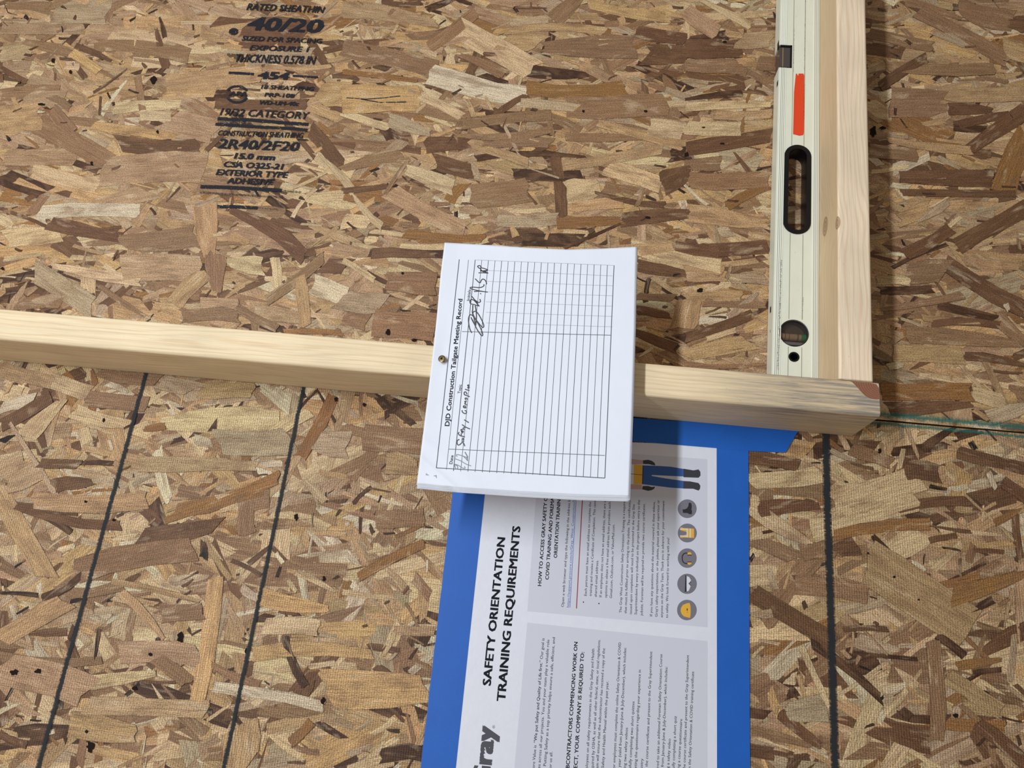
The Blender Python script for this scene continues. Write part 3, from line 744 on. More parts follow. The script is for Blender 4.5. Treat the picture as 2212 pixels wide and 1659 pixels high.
def capsule(c0, c1, r, n=14):
    a = math.atan2(c1[1] - c0[1], c1[0] - c0[0])
    pts = [(c1[0] + r * math.cos(a - math.pi / 2 + math.pi * i / n), c1[1] + r * math.sin(a - math.pi / 2 + math.pi * i / n)) for i in range(n + 1)]
    return pts + [(c0[0] + r * math.cos(a + math.pi / 2 + math.pi * i / n), c0[1] + r * math.sin(a + math.pi / 2 + math.pi * i / n)) for i in range(n + 1)]
ht, hb = lP(1723.5, 317), lP(1721, 503)
hr = 15.3
hx = (lP(1723, 347)[0] + lP(1721, 474)[0]) / 2
hole = capsule((hx, hb[1] + hr), (hx, ht[1] - hr), hr)
vc = lP(1715.5, 719.5); vr = (lP(1748, 720)[0] - lP(1683, 720)[0]) / 2
sc_ = lP(1715, 771); sr = (lP(1726.5, 771)[0] - lP(1703.5, 771)[0]) / 2
nt0, nt1 = lP(1690, 97)[1], lP(1690, 146)[1]
nx = lP(1711, 120)[0]
outer = [(x0, LV0), (x1, LV0), (x1, nt1), (nx - 2, nt1), (nx, nt1 + 2), (nx, nt0 - 2), (nx - 2, nt0), (x1, nt0), (x1, LV1), (x0, LV1)]
circ = lambda c, r, n=32: [(c[0] + r * math.cos(2 * math.pi * i / n), c[1] + r * math.sin(2 * math.pi * i / n)) for i in range(n)]
curve_plate(outer, [hole, circ(vc, vr), circ(sc_, sr, 20)], DL0, DL1, 'body', M_LVL, lvl)
def lstrip(mb, xa, xb, va, vb, da, db):
    V = [(x + AS * v, v, d) for x in (xa, xb) for v in (va, vb) for d in (da, db)]
    mb.add(V, [(0, 1, 3, 2), (4, 6, 7, 5), (0, 4, 5, 1), (2, 3, 7, 6), (0, 2, 6, 4), (1, 5, 7, 3)])
Lx = lambda f: x1 + (x0 - x1) * f
mb = MB()
for f in (.045, .085, .125, .165):
    lstrip(mb, Lx(f), Lx(f) + .9, LV0, nt1 - .3, DL1 - .1, DL1 + .7); lstrip(mb, Lx(f), Lx(f) + .9, nt0 + .3, LV1, DL1 - .1, DL1 + .7)
for f in (.865, .905, .945, .985):
    lstrip(mb, Lx(f) - .5, Lx(f) + .4, LV0, LV1, DL1 - .1, DL1 + .7)
mb.obj('ridges', M_RIB, lvl)
mb = MB()
for f in (.345, .635):
    segs = [(LV0, sc_[1] - sr - 2 if 0 else LV1)]
    cuts = sorted([(vc[1] - vr - .3, vc[1] + vr + .3), (hb[1] - 1.5, ht[1] + 1.5)])
    v = LV0
    for a, b in cuts + [(LV1, LV1)]:
        lstrip(mb, Lx(f), Lx(f) + .8, v, a, DL1 - .05, DL1 + .10); v = b
for f in (.065, .105, .145, .885, .925, .965):
    lstrip(mb, Lx(f) + .1, Lx(f) + .6, LV0, LV1 if f > .5 else nt1 - .3, DL1 - .05, DL1 + .06)
mb.obj('grooves', M_GRV, lvl)
# rubber grip lining the hand hole
def ring(name, outl, inn, d0, d1, mat, parent):
    V, F = [], []
    n = len(outl)
    for pl, d in ((outl, d0), (outl, d1), (inn, d1), (inn, d0)):
        V += [(x + AS * v, v, d) for x, v in pl]
    for k in range(4):
        for i in range(n):
            j = (i + 1) % n; k2 = (k + 1) % 4
            F.append((k * n + i, k * n + j, k2 * n + j, k2 * n + i))
    return mesh_obj(name, V, F, mat, parent, smooth=False)
off = lambda r: capsule((hx, hb[1] + hr), (hx, ht[1] - hr), r)
ring('hand_grip', off(hr + 2.2), off(hr - 3.6), DL0 + .2, DL1 + 1.3, M_BLK, lvl)
# round vial window
ring('vial_bezel', circ(vc, vr + .05), circ(vc, vr - 1.5), DL0 + .2, DL1 - 1.6, plain('bezel', (34, 34, 36), .4), lvl)
M_AC = NT('smoked_acrylic'); M_AC.base(srgb(60, 54, 52)); M_AC.rough(.06); M_AC.alpha(.28); M_AC = M_AC.m
def disc(c, r, d0, d1, name, mat, parent, n=32):
    pts = circ(c, r, n); mb = MB().prism([(x + AS * v, v) for x, v in pts], d0, d1); return mb.obj(name, mat, parent)
disc(vc, vr - 1.05, 8.5, 9.5, 'vial_backing', plain('vial_backing', (104, 84, 72), .5), lvl)
disc(vc, vr - 1.05, 18.2, 19.2, 'vial_window', M_AC, lvl)
def lcyl(xa, xb, v, r, d, n=14):
    V = [(x + AS * v, v + r * math.cos(2 * math.pi * i / n), d + r * math.sin(2 * math.pi * i / n)) for x in (xa, xb) for i in range(n)]
    F = [(i, (i + 1) % n, n + (i + 1) % n, n + i) for i in range(n)] + [tuple(range(n))[::-1], tuple(range(n, 2 * n))]
    return MB().add(V, F)
vial = lcyl(vc[0] - vr * .80, vc[0] + vr * .62, vc[1] - vr * .12, 4.4, 13.6).obj('vial', plain('vial_tube', (196, 158, 124), .15), lvl)
mb = MB()
for xx in (-.52, -.25, .30, .36):
    b = lcyl(vc[0] + vr * xx, vc[0] + vr * xx + .5, vc[1] - vr * .12, 4.5, 13.6); mb.add(b.V, b.F)
mb.obj('vial_line', plain('vial_line', (35, 30, 28), .4), vial)
lcyl(vc[0] + vr * .58, vc[0] + vr * .90, vc[1] - vr * .12, 4.7, 13.6).obj('vial_plug', plain('green_plug', (24, 150, 84), .35), vial)['label'] = 'green end plug'
mb = MB(); lstrip(mb, vc[0] - vr * .75, vc[0] + vr * .75, vc[1] - vr * .72, vc[1] - vr * .52, 10, 16); mb.obj('vial_holder', plain('vial_holder', (150, 146, 144), .4), vial)
# small round socket
ring('socket_rim', circ(sc_, sr + .2, 20), circ(sc_, sr - 1.8, 20), DL0 + .2, DL1 + .35, M_BLK, lvl)
disc(sc_, sr - 1.7, 4, 6, 'socket_plug', M_HOLE, lvl, 20)
# top vial block in its notch
mb = MB(); lstrip(mb, x1 + 1.0, nx - 1.6, nt1 + 1.2, nt0 - 3.0, 2.5, DL1 - 1.2); blk = mb.obj('top_vial_block', plain('smoky_block', (74, 66, 64), .18), lvl)
mb = MB()
lstrip(mb, nx - 2.3, nx - .1, nt1, nt0, 1.5, DL1 + .2); lstrip(mb, x1 + 2, nx - .1, nt0 - 2.8, nt0 - .1, 1.5, DL1 + .2); lstrip(mb, x1 + 3, nx - .1, nt1 + .1, nt1 + 1.2, 1.5, DL1 + .2)
mb.obj('notch_lining', M_BLK, blk)
mb = MB(); lstrip(mb, x1 + 5, x1 + 6.2, nt1 + 2, nt0 - 4, DL1 - 1.3, DL1 - .9); mb.obj('vial_tube', plain('vial_tube2', (150, 118, 96), .3), blk)
# orange sticker
st = [(1719, 160), (1721, 158.5), (1724, 164), (1725, 159), (1735, 159), (1737, 162), (1737.5, 220), (1736.5, 286), (1735, 292), (1727, 293.5), (1713, 290), (1714, 250), (1715, 200)]
fillpoly('sticker', [st], lambda u, v: DL1, .14, M_ORG, lvl)
# slots in the top edge, their shade put into raised dark blocks, and scuffs
M_SCUFF = ink_mat('scuffs', (70, 66, 60), .50, .60, .6, amax=.8)
for it_ in [(dens([(1740, 0), (1738, 120), (1737, 260)], 12), 1.6), (dens([(1716, 60), (1714, 158)], 8), 1.6), (dens([(1735, 640), (1733, 690)], 6), 1.5), (dens([(1688, 560), (1680, 800)], 14), 4)]: ribbons('scuff_mark', [it_],
        lambda u, v: DL1 + .71, 0.05, M_SCUFF, lvl)
for (ya, yb, da, db) in ((655, 668, 9, 14), (706, 712, 12, 13), (170, 181, 15, 21), (84, 98, 13, 21)):
    va, vb = lP(1672, ya)[1], lP(1672, yb)[1]
    topf = MB(); lstrip(topf, x1 - .15, x1 + .5, min(va, vb), max(va, vb), da, db)
    topf.obj('edge_slot_shade', M_HOLE, lvl)

# ------------------------------------------------------------------ blue masking tape and poster on the wall
TB = NT('masking_tape')
_l = TB.attr('loc'); _n = TB.noise(TB.vmul(_l, (.8, .8, 0)), 1.0, 4, .75); _w = TB.noise(TB.vmul(_l, (.03, .03, 0)), 1.0, 3, .6)
_c = TB.mix(_n, srgb(0, 84, 178), srgb(16, 112, 218)); _c = TB.mix(TB.math('MULTIPLY', _w, .5), _c, srgb(4, 78, 166))
TB.base(_c); TB.rough(.55); TB.bump(_n, .25, .0003)
_tr = TB.n('ShaderNodeBsdfTransparent'); _mx = TB.n('ShaderNodeMixShader'); _mx.inputs[0].default_value = 0.87
TB.l(_tr.outputs[0], _mx.inputs[1]); TB.l(TB.b.outputs[0], _mx.inputs[2]); TB.l(_mx.outputs[0], TB.out.inputs[0]); TB = TB.m

poster = empty('safety_poster', tuple(P(1300, 1400, 0)), 'large white safety orientation notice with grey text panels, taped to the wall below the form', 'poster')
M_POST = NT('poster_paper'); _l = M_POST.attr('loc'); _n = M_POST.noise(M_POST.vmul(_l, (.08, .08, 0)), 1.0, 4, .6)
M_POST.base(M_POST.mix(_n, srgb(212, 214, 226), srgb(220, 222, 233))); M_POST.rough(.5); M_POST.bump(_n, .15, .002); M_POST = M_POST.m
def slab(name, px, d0, d1, mat, parent, **k):
    mb = MB().prism([tuple(P(x, y, d1)[:2]) for x, y in px], d0, d1); return mb.obj(name, mat, parent, **k)
slab('sheet', [(1024, 945), (1574, 962), (1578, 1750), (950, 1750)], .15, .45, M_POST, poster)
PF = lambda u, v: .45
def grow(pl, k): return pl
fillpoly('text_panel', [[(1139, 1320.5), (1528.5, 1355), (1528, 992), (1360, 980), (1166, 968)]], PF, .05, plain('panel_grey', (200, 202, 215), .55), poster)
fillpoly('text_panel', [[(1103, 1750), (1528, 1750), (1528.5, 1385), (1139, 1345)]], PF, .05, bpy.data.materials['panel_grey'], poster)
M_TXT = plain('print_black', (22, 24, 32), .75, spec=.2)
M_TXG = plain('print_logo', (68, 68, 78), .6)
B = .026
for it_ in [
    ("SAFETY ORIENTATION", (1059.6, 1482), (1091.2, 1161.3), 17.5, .034),
    ("TRAINING REQUIREMENTS", (1090.7, 1516), (1124, 1137), 18, .034),
    ("HOW TO ACCESS GRAY SAFETY OR", (1169, 1266.2), (1183.2, 1066), 7.6, B),
    ("COVID TRAINING AND FOREMAN", (1185.2, 1252.6), (1197.6, 1067), 7.6, B),
    ("ORIENTATION TRAINING", (1203.3, 1205.6), (1211.5, 1071), 7.6, B),
    ("BCONTRACTORS COMMENCING WORK ON", (1230, 1660), (1248, 1387), 8.2, B),
    ("ECT, YOUR COMPANY IS REQUIRED TO:", (1247, 1660), (1262, 1408.7), 8.2, B),
    ("\u201cWe put Safety and Quality of Life first.\u201d", (1159.2, 1605), (1171.8, 1427), 6.6, .012),
]: texts('printed_heading', [it_], PF, .09, M_TXT, poster)
texts('printed_logo', [("Gray", (1056.5, 1704), (1068, 1569), 38, .05), ("\u00ae", (1069, 1574), (1069.6, 1566.5), 5.5, .0)], PF, .09, M_TXG, poster)
T = 0.008
texts('printed_text', [
    ("Open a web browser and type the following in the address ba", (1217.8, 1311.4), (1232.3, 1076), 5.8, T),
    ("Each person must have an email address to complete the", (1267.2, 1287), (1277, 1084.5), 5.6, T),
    ("training and receive a Certificate of Completion. This canno", (1278, 1288), (1287.6, 1077), 5.6, T),
    ("shared email address.", (1289, 1289.7), (1292.5, 1210), 5.6, T),
    ("If an employee does not have an email address, there are s", (1299.7, 1290), (1308.8, 1082.7), 5.6, T),
    ("options to obtain a free email address from providers such", (1311, 1291.5), (1319.3, 1084.5), 5.6, T),
    ("Gmail.com, Outlook.com, or YahooMail.com.", (1322, 1292.4), (1327.8, 1132.4), 5.6, T),
    ("The Gray West Construction Safety Orientation Training is a require", (1342.8, 1324), (1350.7, 1083.6), 5.6, T),
    ("that must be fulfilled prior to arriving to the jobsite. The certificate(s", (1353.6, 1325.3), (1362.3, 1080), 5.6, T),
    ("issued upon completion will need to be presented to the Gray Site", (1364.8, 1326.8), (1371.2, 1089.5), 5.6, T),
    ("Superintendent by every individual on the project before entry to the", (1375.7, 1327.7), (1382.5, 1080), 5.6, T),
    ("jobsite. Foreman will be required to provide two course certificates.", (1388.3, 1330), (1393.4, 1087.7), 5.6, T),
    ("If you have any questions about the material covered in these videos,", (1409, 1331.3), (1415, 1083.6), 5.6, T),
    ("Gray\u2019s safety expectations, or the jobsite, please ask your supervisor or", (1420.3, 1332.6), (1424.5, 1080), 5.6, T),
    ("anyone on the Gray Team. Thank you in advance for your commitment", (1431.7, 1334), (1435.4, 1081.8), 5.6, T),
    ("to safety. We look forward to working with you!", (1443, 1335), (1445.8, 1162), 5.6, T),
    ("\u2022", (1263.5, 1303), (1263.9, 1299.5), 7, 0), ("\u2022", (1297, 1306), (1297.4, 1302.5), 7, 0),
    ("ore Value is", (1155, 1660), (1158.8, 1610), 6.4, T),
    ("Our goal is", (1172.4, 1424), (1176.2, 1379), 6.4, T),
    ("es across all our projects. You and your team play a valuable role", (1167, 1660), (1187, 1382), 6.4, T),
    ("Putting Safety as a top priority helps ensure a safe, efficient, and", (1179.5, 1655), (1199.2, 1377), 6.4, T),
    ("or us all.", (1191.5, 1660), (1193.4, 1624), 6.4, T),
    ("ployees on all safety requirements in the Gray Safety and Health", (1269.9, 1660), (1284, 1401.5), 6.2, T),
    ("quired by OSHA, as well as all other federal, state, or local regulations.", (1282.2, 1660), (1296.7, 1381.6), 6.2, T),
    ("am will ensure that the subcontractor has received a copy of the", (1292.5, 1660), (1307, 1400.6), 6.2, T),
    ("Safety and Health Manual within the past year.", (1304.6, 1659), (1314.6, 1471), 6.2, T),
    ("or employees must complete the online Safety Orientation & COVID", (1328.7, 1660), (1341.7, 1388), 6.2, T),
    ("year (valid from January-June & July-December), which includes:", (1340.4, 1657.4), (1353, 1398.8), 6.2, T),
    ("ing two safety videos", (1352.2, 1660), (1356.3, 1572), 6.2, T),
    ("sfully completing two short quizzes", (1363.4, 1660), (1370.6, 1515.4), 6.2, T),
    ("eting the questionnaire regarding your experience in", (1375.3, 1660), (1384.4, 1447), 6.2, T),
    ("ustry", (1387.8, 1660), (1389.6, 1639), 6.2, T),
    ("the course certificate and present to the Gray Superintendent", (1399.2, 1656.5), (1409, 1407.5), 6.2, T),
    ("ired to take an additional Foreman Safety Orientation Course", (1423.2, 1660), (1430.8, 1413.3), 6.2, T),
    ("from January-June & July-December), which includes:", (1433.5, 1657), (1442, 1440.4), 6.2, T),
    ("g a safety video", (1445.3, 1660), (1449, 1596), 6.2, T),
    ("ully completing a short quiz", (1457, 1660), (1461.6, 1547), 6.2, T),
    ("ng a course questionnaire", (1468.4, 1660), (1473.9, 1553.4), 6.2, T),
    ("he course certificate and present to the Gray Superintendent", (1480.6, 1660), (1488.2, 1415.4), 6.2, T),
    ("n the Safety Orientation & COVID training certificate", (1492, 1660), (1499.2, 1450.7), 6.2, T),
], PF, .09, M_TXT, poster)
M_LINK = plain('print_blue', (70, 96, 176), .6)
texts('printed_link', [("https://support.procore.com/tc/Gray_West_Construction/Saf", (1229.5, 1312.3), (1243.2, 1073), 5.8, T)], PF, .09, M_LINK, poster)
ribbons('link_underline', [([(1231.3, 1312.3), (1245, 1073)], 1.0)], PF, .085, M_LINK, poster)
ribbons('red_rule', [([(1245.3, 1314.5), (1258.5, 1070)], 2.0)], PF, .09, plain('print_red', (146, 44, 48), .6), poster)
# round icons
M_CG = plain('icon_grey', (112, 110, 122), .6); M_YEL = plain('icon_yellow', (222, 168, 52), .6); M_IB = plain('icon_black', (20, 22, 30), .6); M_IW = plain('icon_white', (210, 212, 222), .6)
off2, k2 = (1250, 1070), .18083
def pp(*a): return [(off2[0] + x * k2, off2[1] + y * k2) for x, y in a]
def icon(cx, cy, rx, ry, *layers):
    ic = fillpoly('safety_icon', [ell(off2[0] + cx * k2, off2[1] + cy * k2, rx * k2, ry * k2, 32)], PF, .07, M_CG, poster)
    for i, (nm, mt, polys) in enumerate(layers): fillpoly(nm, polys, PF, .10 + .02 * i, mt, ic)
icon(1297, 160, 113, 112, ('boot_symbol', M_IB, [pp((1240, 165), (1245, 210), (1300, 212), (1320, 225), (1352, 226), (1354, 180), (1347, 175), (1352, 130), (1345, 95), (1330, 88), (1315, 90), (1310, 130), (1290, 158), (1255, 170))]))
icon(1298, 450, 114, 113, ('vest_symbol', M_YEL, [pp((1215, 380), (1260, 392), (1378, 398), (1378, 508), (1262, 504), (1212, 508), (1212, 490), (1300, 465), (1300, 440), (1212, 415))]),
     ('vest_stripe', M_IW, [pp((1210, 397), (1300, 399), (1300, 408), (1212, 410)), pp((1210, 478), (1300, 486), (1300, 495), (1212, 490)), pp((1290, 396), (1303, 396), (1303, 500), (1290, 500)), pp((1326, 398), (1338, 398), (1338, 505), (1326, 505))]))
icon(1297, 750, 113, 117, ('ear_cup', M_YEL, [pp((1300, 684), (1335, 678), (1350, 700), (1350, 716), (1300, 716)), pp((1298, 795), (1350, 797), (1348, 815), (1325, 832), (1300, 822))]),
     ('cup_pad', M_IB, [pp((1298, 708), (1350, 708), (1350, 718), (1298, 718)), pp((1296, 792), (1350, 793), (1350, 802), (1296, 801))]))
ribbons('headband', [(smooth(pp((1300, 690), (1262, 690), (1238, 720), (1236, 755), (1242, 790), (1265, 812), (1300, 815))), 2.2)], PF, .12, M_IB, poster)
icon(1295, 1057, 117, 121, ('lens', M_IW, [pp((1290, 965), (1320, 975), (1342, 1015), (1318, 1055), (1338, 1085), (1315, 1140), (1288, 1150))]),
     ('glasses_frame', M_IB, [pp((1264, 955), (1286, 957), (1290, 1150), (1282, 1154), (1262, 1150), (1268, 1140), (1274, 965))]))
ribbons('bridge', [(pp((1342, 1035), (1315, 1053), (1340, 1078)), 1.5)], PF, .15, M_IB, poster)
icon(1293, 1370, 118, 123, ('hard_hat', M_YEL, [pp((1325, 1285), (1290, 1290), (1245, 1310), (1222, 1345), (1218, 1380), (1228, 1415), (1255, 1445), (1300, 1458), (1330, 1464), (1336, 1430), (1338, 1375), (1335, 1320))]),
     ('hat_mark', M_IB, [pp((1290, 1350), (1302, 1352), (1302, 1378), (1290, 1378)), pp((1292, 1392), (1304, 1394), (1300, 1402))]))
# printed worker legs
off2, k2 = (1360, 960), .12056
wk = fillpoly('worker_legs', [pp((235, 375), (560, 388), (740, 400), (970, 440), (965, 575), (640, 560), (400, 548), (395, 565), (650, 610), (970, 655), (965, 790), (740, 775), (225, 712))], PF, .08, plain('print_jeans', (38, 82, 150), .6), poster)
for pl_ in [pp((965, 435), (1145, 465), (1235, 448), (1268, 490), (1270, 560), (1235, 598), (965, 588)), pp((965, 655), (1080, 662), (1235, 692), (1268, 740), (1262, 795), (1235, 828), (1140, 795), (960, 792))]: fillpoly('boot', [pl_], PF, .10, plain('print_boots', (42, 44, 52), .6), wk)
fillpoly('vest_hem', [pp((75, 362), (235, 375), (225, 712), (70, 715)), ], PF, .10, M_YEL, wk)
fillpoly('vest_band', [pp((-60, 345), (75, 362), (70, 710), (-60, 700))], PF, .10, M_IW, wk)
for pl_ in [pp((-60, 250), (240, 285), (235, 350), (100, 358), (-60, 345)), pp((-60, 710), (220, 725), (222, 805), (-60, 800))]: fillpoly('arm', [pl_], PF, .09, plain('print_skin', (190, 152, 148), .6), wk)
for pl_ in [pp((240, 285), (330, 275), (400, 295), (450, 335), (462, 375), (420, 372), (350, 355), (240, 350)), pp((235, 745), (330, 745), (400, 765), (455, 755), (445, 790), (400, 820), (330, 832), (225, 805))]: fillpoly('glove', [pl_], PF, .11, plain('print_gloves', (46, 52, 56), .6), wk)
ribbons('vest_seam', [(pp((-60, 520), (240, 548)), 1.0), (pp((240, 378), (230, 710)), 1.6)], PF, .13, M_IB, wk)

# tape strips
def tape(px, d0, label):
    V2 = [P(x, y, d0 + .12) for x, y in px]
    mb = MB().prism([tuple(p[:2]) for p in V2], d0, d0 + .12)
    o = mb.obj('masking_tape', TB, None); tag(o, label, 'tape', 'blue tape strips around the poster'); return o
def torn(x0, y0, x1, y1, n, a):
    return [(x0 + (x1 - x0) * i / n + random.uniform(-a, a), y0 + (y1 - y0) * i / n + random.uniform(-a, a)) for i in range(n + 1)]
tape([(984, 1000)] + torn(978, 1062, 897, 1755, 24, .5) + [(974.5, 1755), (1015.5, 1365), (1047, 1070), (1052, 1000)], .62, 'blue masking tape down the left edge of the poster')
tape([(975, 878), (1720, 925)] + torn(1724, 932, 1699, 975, 6, 1.0) + [(1697, 977.5), (1617, 974), (1548, 968), (1366, 953), (975, 925)], .80, 'blue masking tape across the top of the poster, tucked under the stud')
tape([(1548, 950), (1617, 955), (1617, 974)] + torn(1617, 1000, 1621, 1755, 20, .35) + [(1549, 1755)], .62, 'blue masking tape down the right edge of the poster')

# ------------------------------------------------------------------ sign-in form screwed to the stud
form = empty('sign_in_form', tuple(P(955, 776, DS)), 'stack of white sign-in form sheets with ruled table, screwed to the stud', 'paper')
uL = P(955, 776, 90)[0]
def paper_d(u, v):
    t = max(0.0, (u - uL) / 232.0)
    base = DS + 2.6 + 25 * t ** 1.25
    # creases at the lower left corner and dents around the screw
    c = 0.0
    a = (v + 135) * 0.62 + (u - uL + 4) * 0.78
    e = P0a
    s1 = ((u - e[0]) * e[2] + (v - e[1]) * e[3])
    c += -3.2 * max(0.0, min(1.0, s1 / 22.0)) ** 1.2
    c += 1.3 * math.exp(-(s1 / 3.2) ** 2)
    s2 = s1 + 17
    c += 0.8 * math.exp(-(s2 / 5.0) ** 2) * max(0, 1 - t * 2.2)
    r2 = ((u - uL) ** 2 + (v - 3) ** 2)
    c += -1.5 * math.exp(-r2 / 90.0) 
    c += 0.9 * math.sin(v * .045 + u * .02) * math.exp(-t * 3) * .8 + .5 * math.sin(v * .11 + 1.0) * math.exp(-t * 6)
    return base + c
ca, cb = P(903, 985, 92)[:2], P(985, 1056, 92)[:2]
_t = (cb - ca) / np.linalg.norm(cb - ca); _nn = np.array([-_t[1], _t[0]])
_cc = P(901, 1047, 92)[:2]
if np.dot(_cc - ca, _nn) < 0: _nn = -_nn
P0a = (ca[0], ca[1], _nn[0], _nn[1])
top_e = [(960.5, 524), (1000, 526), (1066, 530), (1140, 535), (1228, 539), (1300, 537), (1374.5, 533)]
bot_e = [(900.5, 1045), (925, 1047), (950, 1050), (1000, 1054), (1120, 1062), (1250, 1069), (1358.5, 1071.5)]
lef_e = [(960.5, 524), (952, 590), (944, 680), (933, 780), (921, 880), (911, 960), (900.5, 1045)]
rig_e = [(1374.5, 533), (1373, 600), (1371, 700), (1368, 800), (1365, 900), (1361, 1000), (1358.5, 1071.5)]
def interp(pl, t):
    x = t * (len(pl) - 1); i = min(int(x), len(pl) - 2); f = x - i
    return np.array([pl[i][0] * (1 - f) + pl[i + 1][0] * f, pl[i][1] * (1 - f) + pl[i + 1][1] * f])
def rep(pl, n=60):     # arc-length resample
    q = np.array(pl, float); d = np.r_[0, np.cumsum(np.linalg.norm(np.diff(q, axis=0), axis=1))]; s = np.linspace(0, d[-1], n)
    return [(float(np.interp(x, d, q[:, 0])), float(np.interp(x, d, q[:, 1]))) for x in s]
def sheet(name, dx, dy, dd, rot=0.0, shrink=0.0, parent=form, mat=M_PAPER, nu=60, nv=72):
    T_, B_, L_, R_ = rep(top_e), rep(bot_e), rep(lef_e), rep(rig_e)
    V, F = [], []
    for i in range(nv + 1):
        for j in range(nu + 1):
            s, t = j / nu, i / nv
            p = (1 - t) * interp(T_, s) + t * interp(B_, s) + (1 - s) * interp(L_, t) + s * interp(R_, t)
            p -= (1 - s) * (1 - t) * np.array(top_e[0]) + s * (1 - t) * np.array(top_e[-1]) + (1 - s) * t * np.array(bot_e[0]) + s * t * np.array(bot_e[-1])
            q = p - np.array([955, 776]); q = np.array([q[0] - rot * q[1], q[1] + rot * q[0]]) + np.array([955, 776])
            q = q + np.array([dx * s, dy * max(0, t - .3) * 1.43])
            X = S(q[0], q[1], paper_d)
            V.append((X[0], X[1], X[2] - dd))
    for i in range(nv):
        for j in range(nu):
            a = i * (nu + 1) + j
            F.append((a, a + nu + 1, a + nu + 2, a + 1))
    o = mesh_obj(name, V, F, mat, parent, smooth=True)
    md = o.modifiers.new('thick', 'SOLIDIFY'); md.thickness = 0.00012; md.offset = -1
    return o
sheet('sheet', 0, 0, 0, nu=110, nv=136)
sheet('sheet', 1.5, 2.5, .5, rot=.002)
sheet('sheet', 2.5, 5.5, 1.1, rot=-.001)
sheet('sheet', 3.2, 8.0, 1.9, rot=.001)
sheet('sheet', 2.0, 9.5, 2.6, rot=.003)
PD = paper_d
off3, k3 = (740, 500), .3617
q3 = lambda x, y: (off3[0] + x * k3, off3[1] + y * k3)
def ln(a, b, n=90): return dens([q3(*a), q3(*b)], n)
heavy = [(ln((697, 167), (560, 1412)), 1.44), (ln((792, 170), (662, 1430)), 1.36), (ln((560, 1412), (1566, 1473), 90), 1.44), (ln((1621, 203), (1566, 1473)), 1.36), (ln((632, 1300), (1566, 1338), 30), 1.02), (ln((713, 598), (1603, 620), 30), 1.10)]
for i in range(1, 21):
    f = i / 21.0
    heavy.append((ln((792 + (1621 - 792) * f, 170 + 33 * f), (662 + (1566 - 662) * f, 1430 + 43 * f)), 0.85 if i % 2 else 1.0))
heavy.append((ln((752, 170), (620, 1422)), 0.77))
ribbons('ruled_lines', heavy, PD, .22, plain('form_ink', (66, 66, 76), 0.6), form)
faint = [(dens([(1050, a), (1323, b)], 16), .8) for a, b in ((584, 596), (607.6, 617.5), (630.5, 639), (652, 661.7), (674.5, 683.7), (697.5, 706))]
faint.append((ln((792, 170), (1621, 203), 16), .8))
ribbons('faint_lines', faint, PD, .21, plain('faint_form_ink', (172, 174, 188), .6), form)
for it_ in [
    ("DJD Construction Tailgate Meeting Record", (970.4, 920.7), (999, 645.8), 10, .02),
    ("Date", (976.8, 1002.8), (979.7, 983.8), 6.5, .012),
    ("Topic", (994.7, 850.5), (997.2, 830.9), 6.5, .01),
    ("Initials", (1014.3, 649.8), (1017, 625.7), 6.3, .01)]: texts('printed_text', [it_], PD, .24, M_TXT, form)
H = []
def hw(off, k, w, *strokes):
    H.append([(smooth([(off[0] + x * k, off[1] + y * k) for x, y in st_]), w) for st_ in strokes])
c7 = ((960, 560), .12056)
hw(*c7, 2.0, [(595, 125), (620, 112), (655, 125), (655, 160), (625, 165), (598, 140), (595, 120)], [(645, 150), (775, 185), (775, 200), (640, 215)], [(640, 195), (775, 245)], [(610, 245), (700, 243), (785, 250)], [(640, 170), (700, 240), (775, 195)],
   [(550, 350), (640, 440), (655, 380), (690, 350), (730, 375), (755, 420), (752, 450)], [(705, 450), (712, 480), (640, 515), (500, 498), (445, 515), (500, 540), (640, 572), (775, 590)], [(530, 580), (620, 572), (700, 580)], [(642, 612), (655, 625)],
   [(490, 665), (600, 800)], [(468, 800), (452, 760), (478, 715), (530, 735), (570, 780), (600, 815), (625, 840)], [(470, 800), (540, 815), (625, 842)], [(555, 738), (610, 780), (650, 765), (635, 715)])
hw(*c7, 2.2, [(508, 822), (508, 900), (495, 950), (530, 1050), (560, 1195), (510, 1120), (475, 1040)], [(552, 832), (572, 950), (575, 1060), (560, 1190)],
   [(490, 1320), (455, 1260), (435, 1160), (428, 1060), (455, 990), (500, 1000), (600, 1130), (690, 1240), (712, 1190), (660, 1070), (590, 950), (540, 928), (500, 960), (540, 1050), (620, 1180), (690, 1330), (680, 1392), (600, 1290), (540, 1170), (500, 1080)])
c8 = ((940, 800), .15066)
hw(*c8, 2.1, [(348, 992), (318, 1000), (311, 1045), (328, 1076), (358, 1064), (385, 1032), (408, 1042), (425, 1088)], [(378, 1010), (395, 1022), (415, 1010)], [(382, 985), (395, 1000), (418, 985), (385, 970)],
   [(425, 955), (350, 935), (328, 905), (345, 885)], [(372, 950), (375, 900)], [(400, 900), (375, 885), (395, 865), (410, 885), (370, 880)], [(390, 870), (358, 855), (400, 842), (425, 850)], [(395, 830), (435, 815)], [(385, 778), (430, 812), (500, 842)],
   [(482, 750), (415, 708)], [(385, 572), (390, 602), (425, 624), (451, 614), (446, 580), (422, 576)], [(440, 540), (405, 535), (405, 505), (440, 515), (440, 545), (400, 520)], [(460, 500), (415, 478), (445, 465), (415, 448), (455, 440)],
   [(440, 425), (425, 400), (450, 395), (460, 420)], [(495, 378), (418, 350)], [(420, 352), (412, 315), (440, 305), (458, 345)], [(490, 290), (428, 272)], [(485, 262), (462, 250), (482, 235), (490, 255)], [(492, 228), (462, 222), (470, 208), (492, 213)])
for h_ in H: ribbons('handwriting', h_, PD, .28, plain('pen_black', (24, 22, 30), .45), form)
H = []
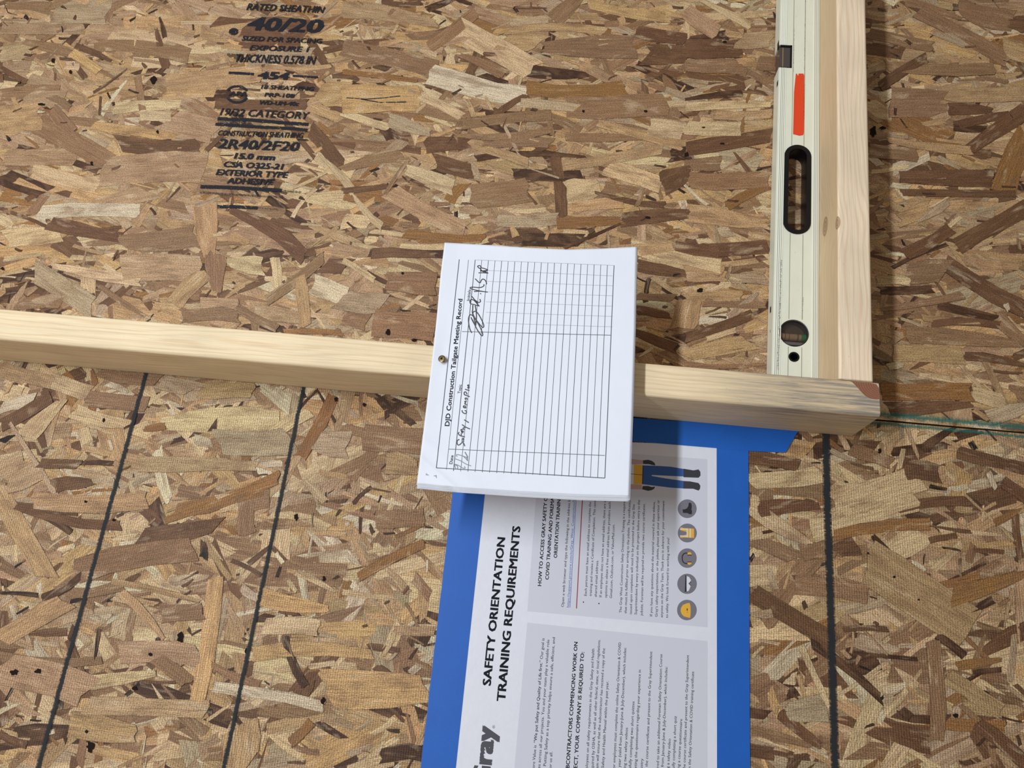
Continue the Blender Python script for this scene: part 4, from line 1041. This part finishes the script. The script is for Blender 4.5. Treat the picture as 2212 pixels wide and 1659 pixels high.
hw((900, 960), .0949, 1.3, [(870, 450), (870, 520), (905, 570), (940, 540), (930, 490), (890, 470)], [(875, 450), (960, 480), (1060, 550), (1110, 545), (1085, 500)], [(880, 330), (1000, 370), (1120, 450), (1240, 490)], [(920, 280), (895, 225), (1000, 245), (1170, 310)], [(1050, 260), (1165, 370)])
hw((900, 960), .0949, 2.0, [(1100, 175), (1165, 290)], [(1140, 280), (1160, 378)])
hw((900, 960), .0949, 1.1, [(390, 715), (450, 720)], [(440, 700), (452, 765)], [(215, 660), (240, 690)], [(205, 690), (275, 700)])
for h_ in H: ribbons('pencil_writing', h_, PD, .28, plain('pencil_grey', (104, 106, 118), .5), form)

# screw through the top edge of the form
sp = P(956.5, 776.5, DS + 6)
screw = empty('screw', (sp[0], sp[1], DS), 'brass-coloured wood screw head pinning the sign-in form to the stud', 'screw')
def lathe(prof, c, n=28, tilt=(0, 0)):
    V, F = [], []
    for r, d in prof:
        for i in range(n):
            a = 2 * math.pi * i / n
            V.append((c[0] + r * math.cos(a) + tilt[0] * d, c[1] + r * math.sin(a) + tilt[1] * d, DS + d + (r * math.cos(a)) * -tilt[0] + (r * math.sin(a)) * -tilt[1]))
    for k in range(len(prof) - 1):
        for i in range(n):
            j = (i + 1) % n; F.append((k * n + i, k * n + j, (k + 1) * n + j, (k + 1) * n + i))
    F.append(tuple(range((len(prof) - 1) * n, len(prof) * n)))
    return V, F
M_BR = plain('zinc_brass', (118, 102, 70), .36, 1.0)
V, F = lathe([(1.9, -6), (1.9, 3.2), (2.6, 4.2), (4.0, 5.8), (4.3, 6.5), (4.1, 7.0), (3.2, 7.3), (2.4, 7.35)], sp, tilt=(-.18, .1))
hd = mesh_obj('head', V, F, M_BR, screw, smooth=False)
mb = MB()
for a in range(0, 360, 60):
    ca_, sa_ = math.cos(math.radians(a)), math.sin(math.radians(a)); c0 = (sp[0] - .18 * 7.3, sp[1] + .1 * 7.3)
    mb.prism([(c0[0] - sa_ * .55, c0[1] + ca_ * .55), (c0[0] + ca_ * 1.9 - sa_ * .25, c0[1] + sa_ * 1.9 + ca_ * .25), (c0[0] + ca_ * 1.9 + sa_ * .25, c0[1] + sa_ * 1.9 - ca_ * .25), (c0[0] + sa_ * .55, c0[1] - ca_ * .55)], DS + 6.9, DS + 7.62)
mb.obj('drive_recess_shade', M_HOLE, hd)  # raised dark star; the recess's shade is put into its colour

# ------------------------------------------------------------------ concrete floor of the room, out of the frame
FLR = NT('concrete'); _n = FLR.noise(FLR.vmul(FLR.attr('loc'), (.01, .01, .01)), 1.0, 5, .6); FLR.base(FLR.mix(_n, srgb(120, 118, 114), srgb(150, 148, 142))); FLR.rough(.8)
fl = MB().box(1500, 1600, -2500, 2500, -60, 3500).obj('floor', FLR.m); fl['kind'] = 'structure'
for o in bpy.data.objects:
    if '_w' in o: del o['_w']
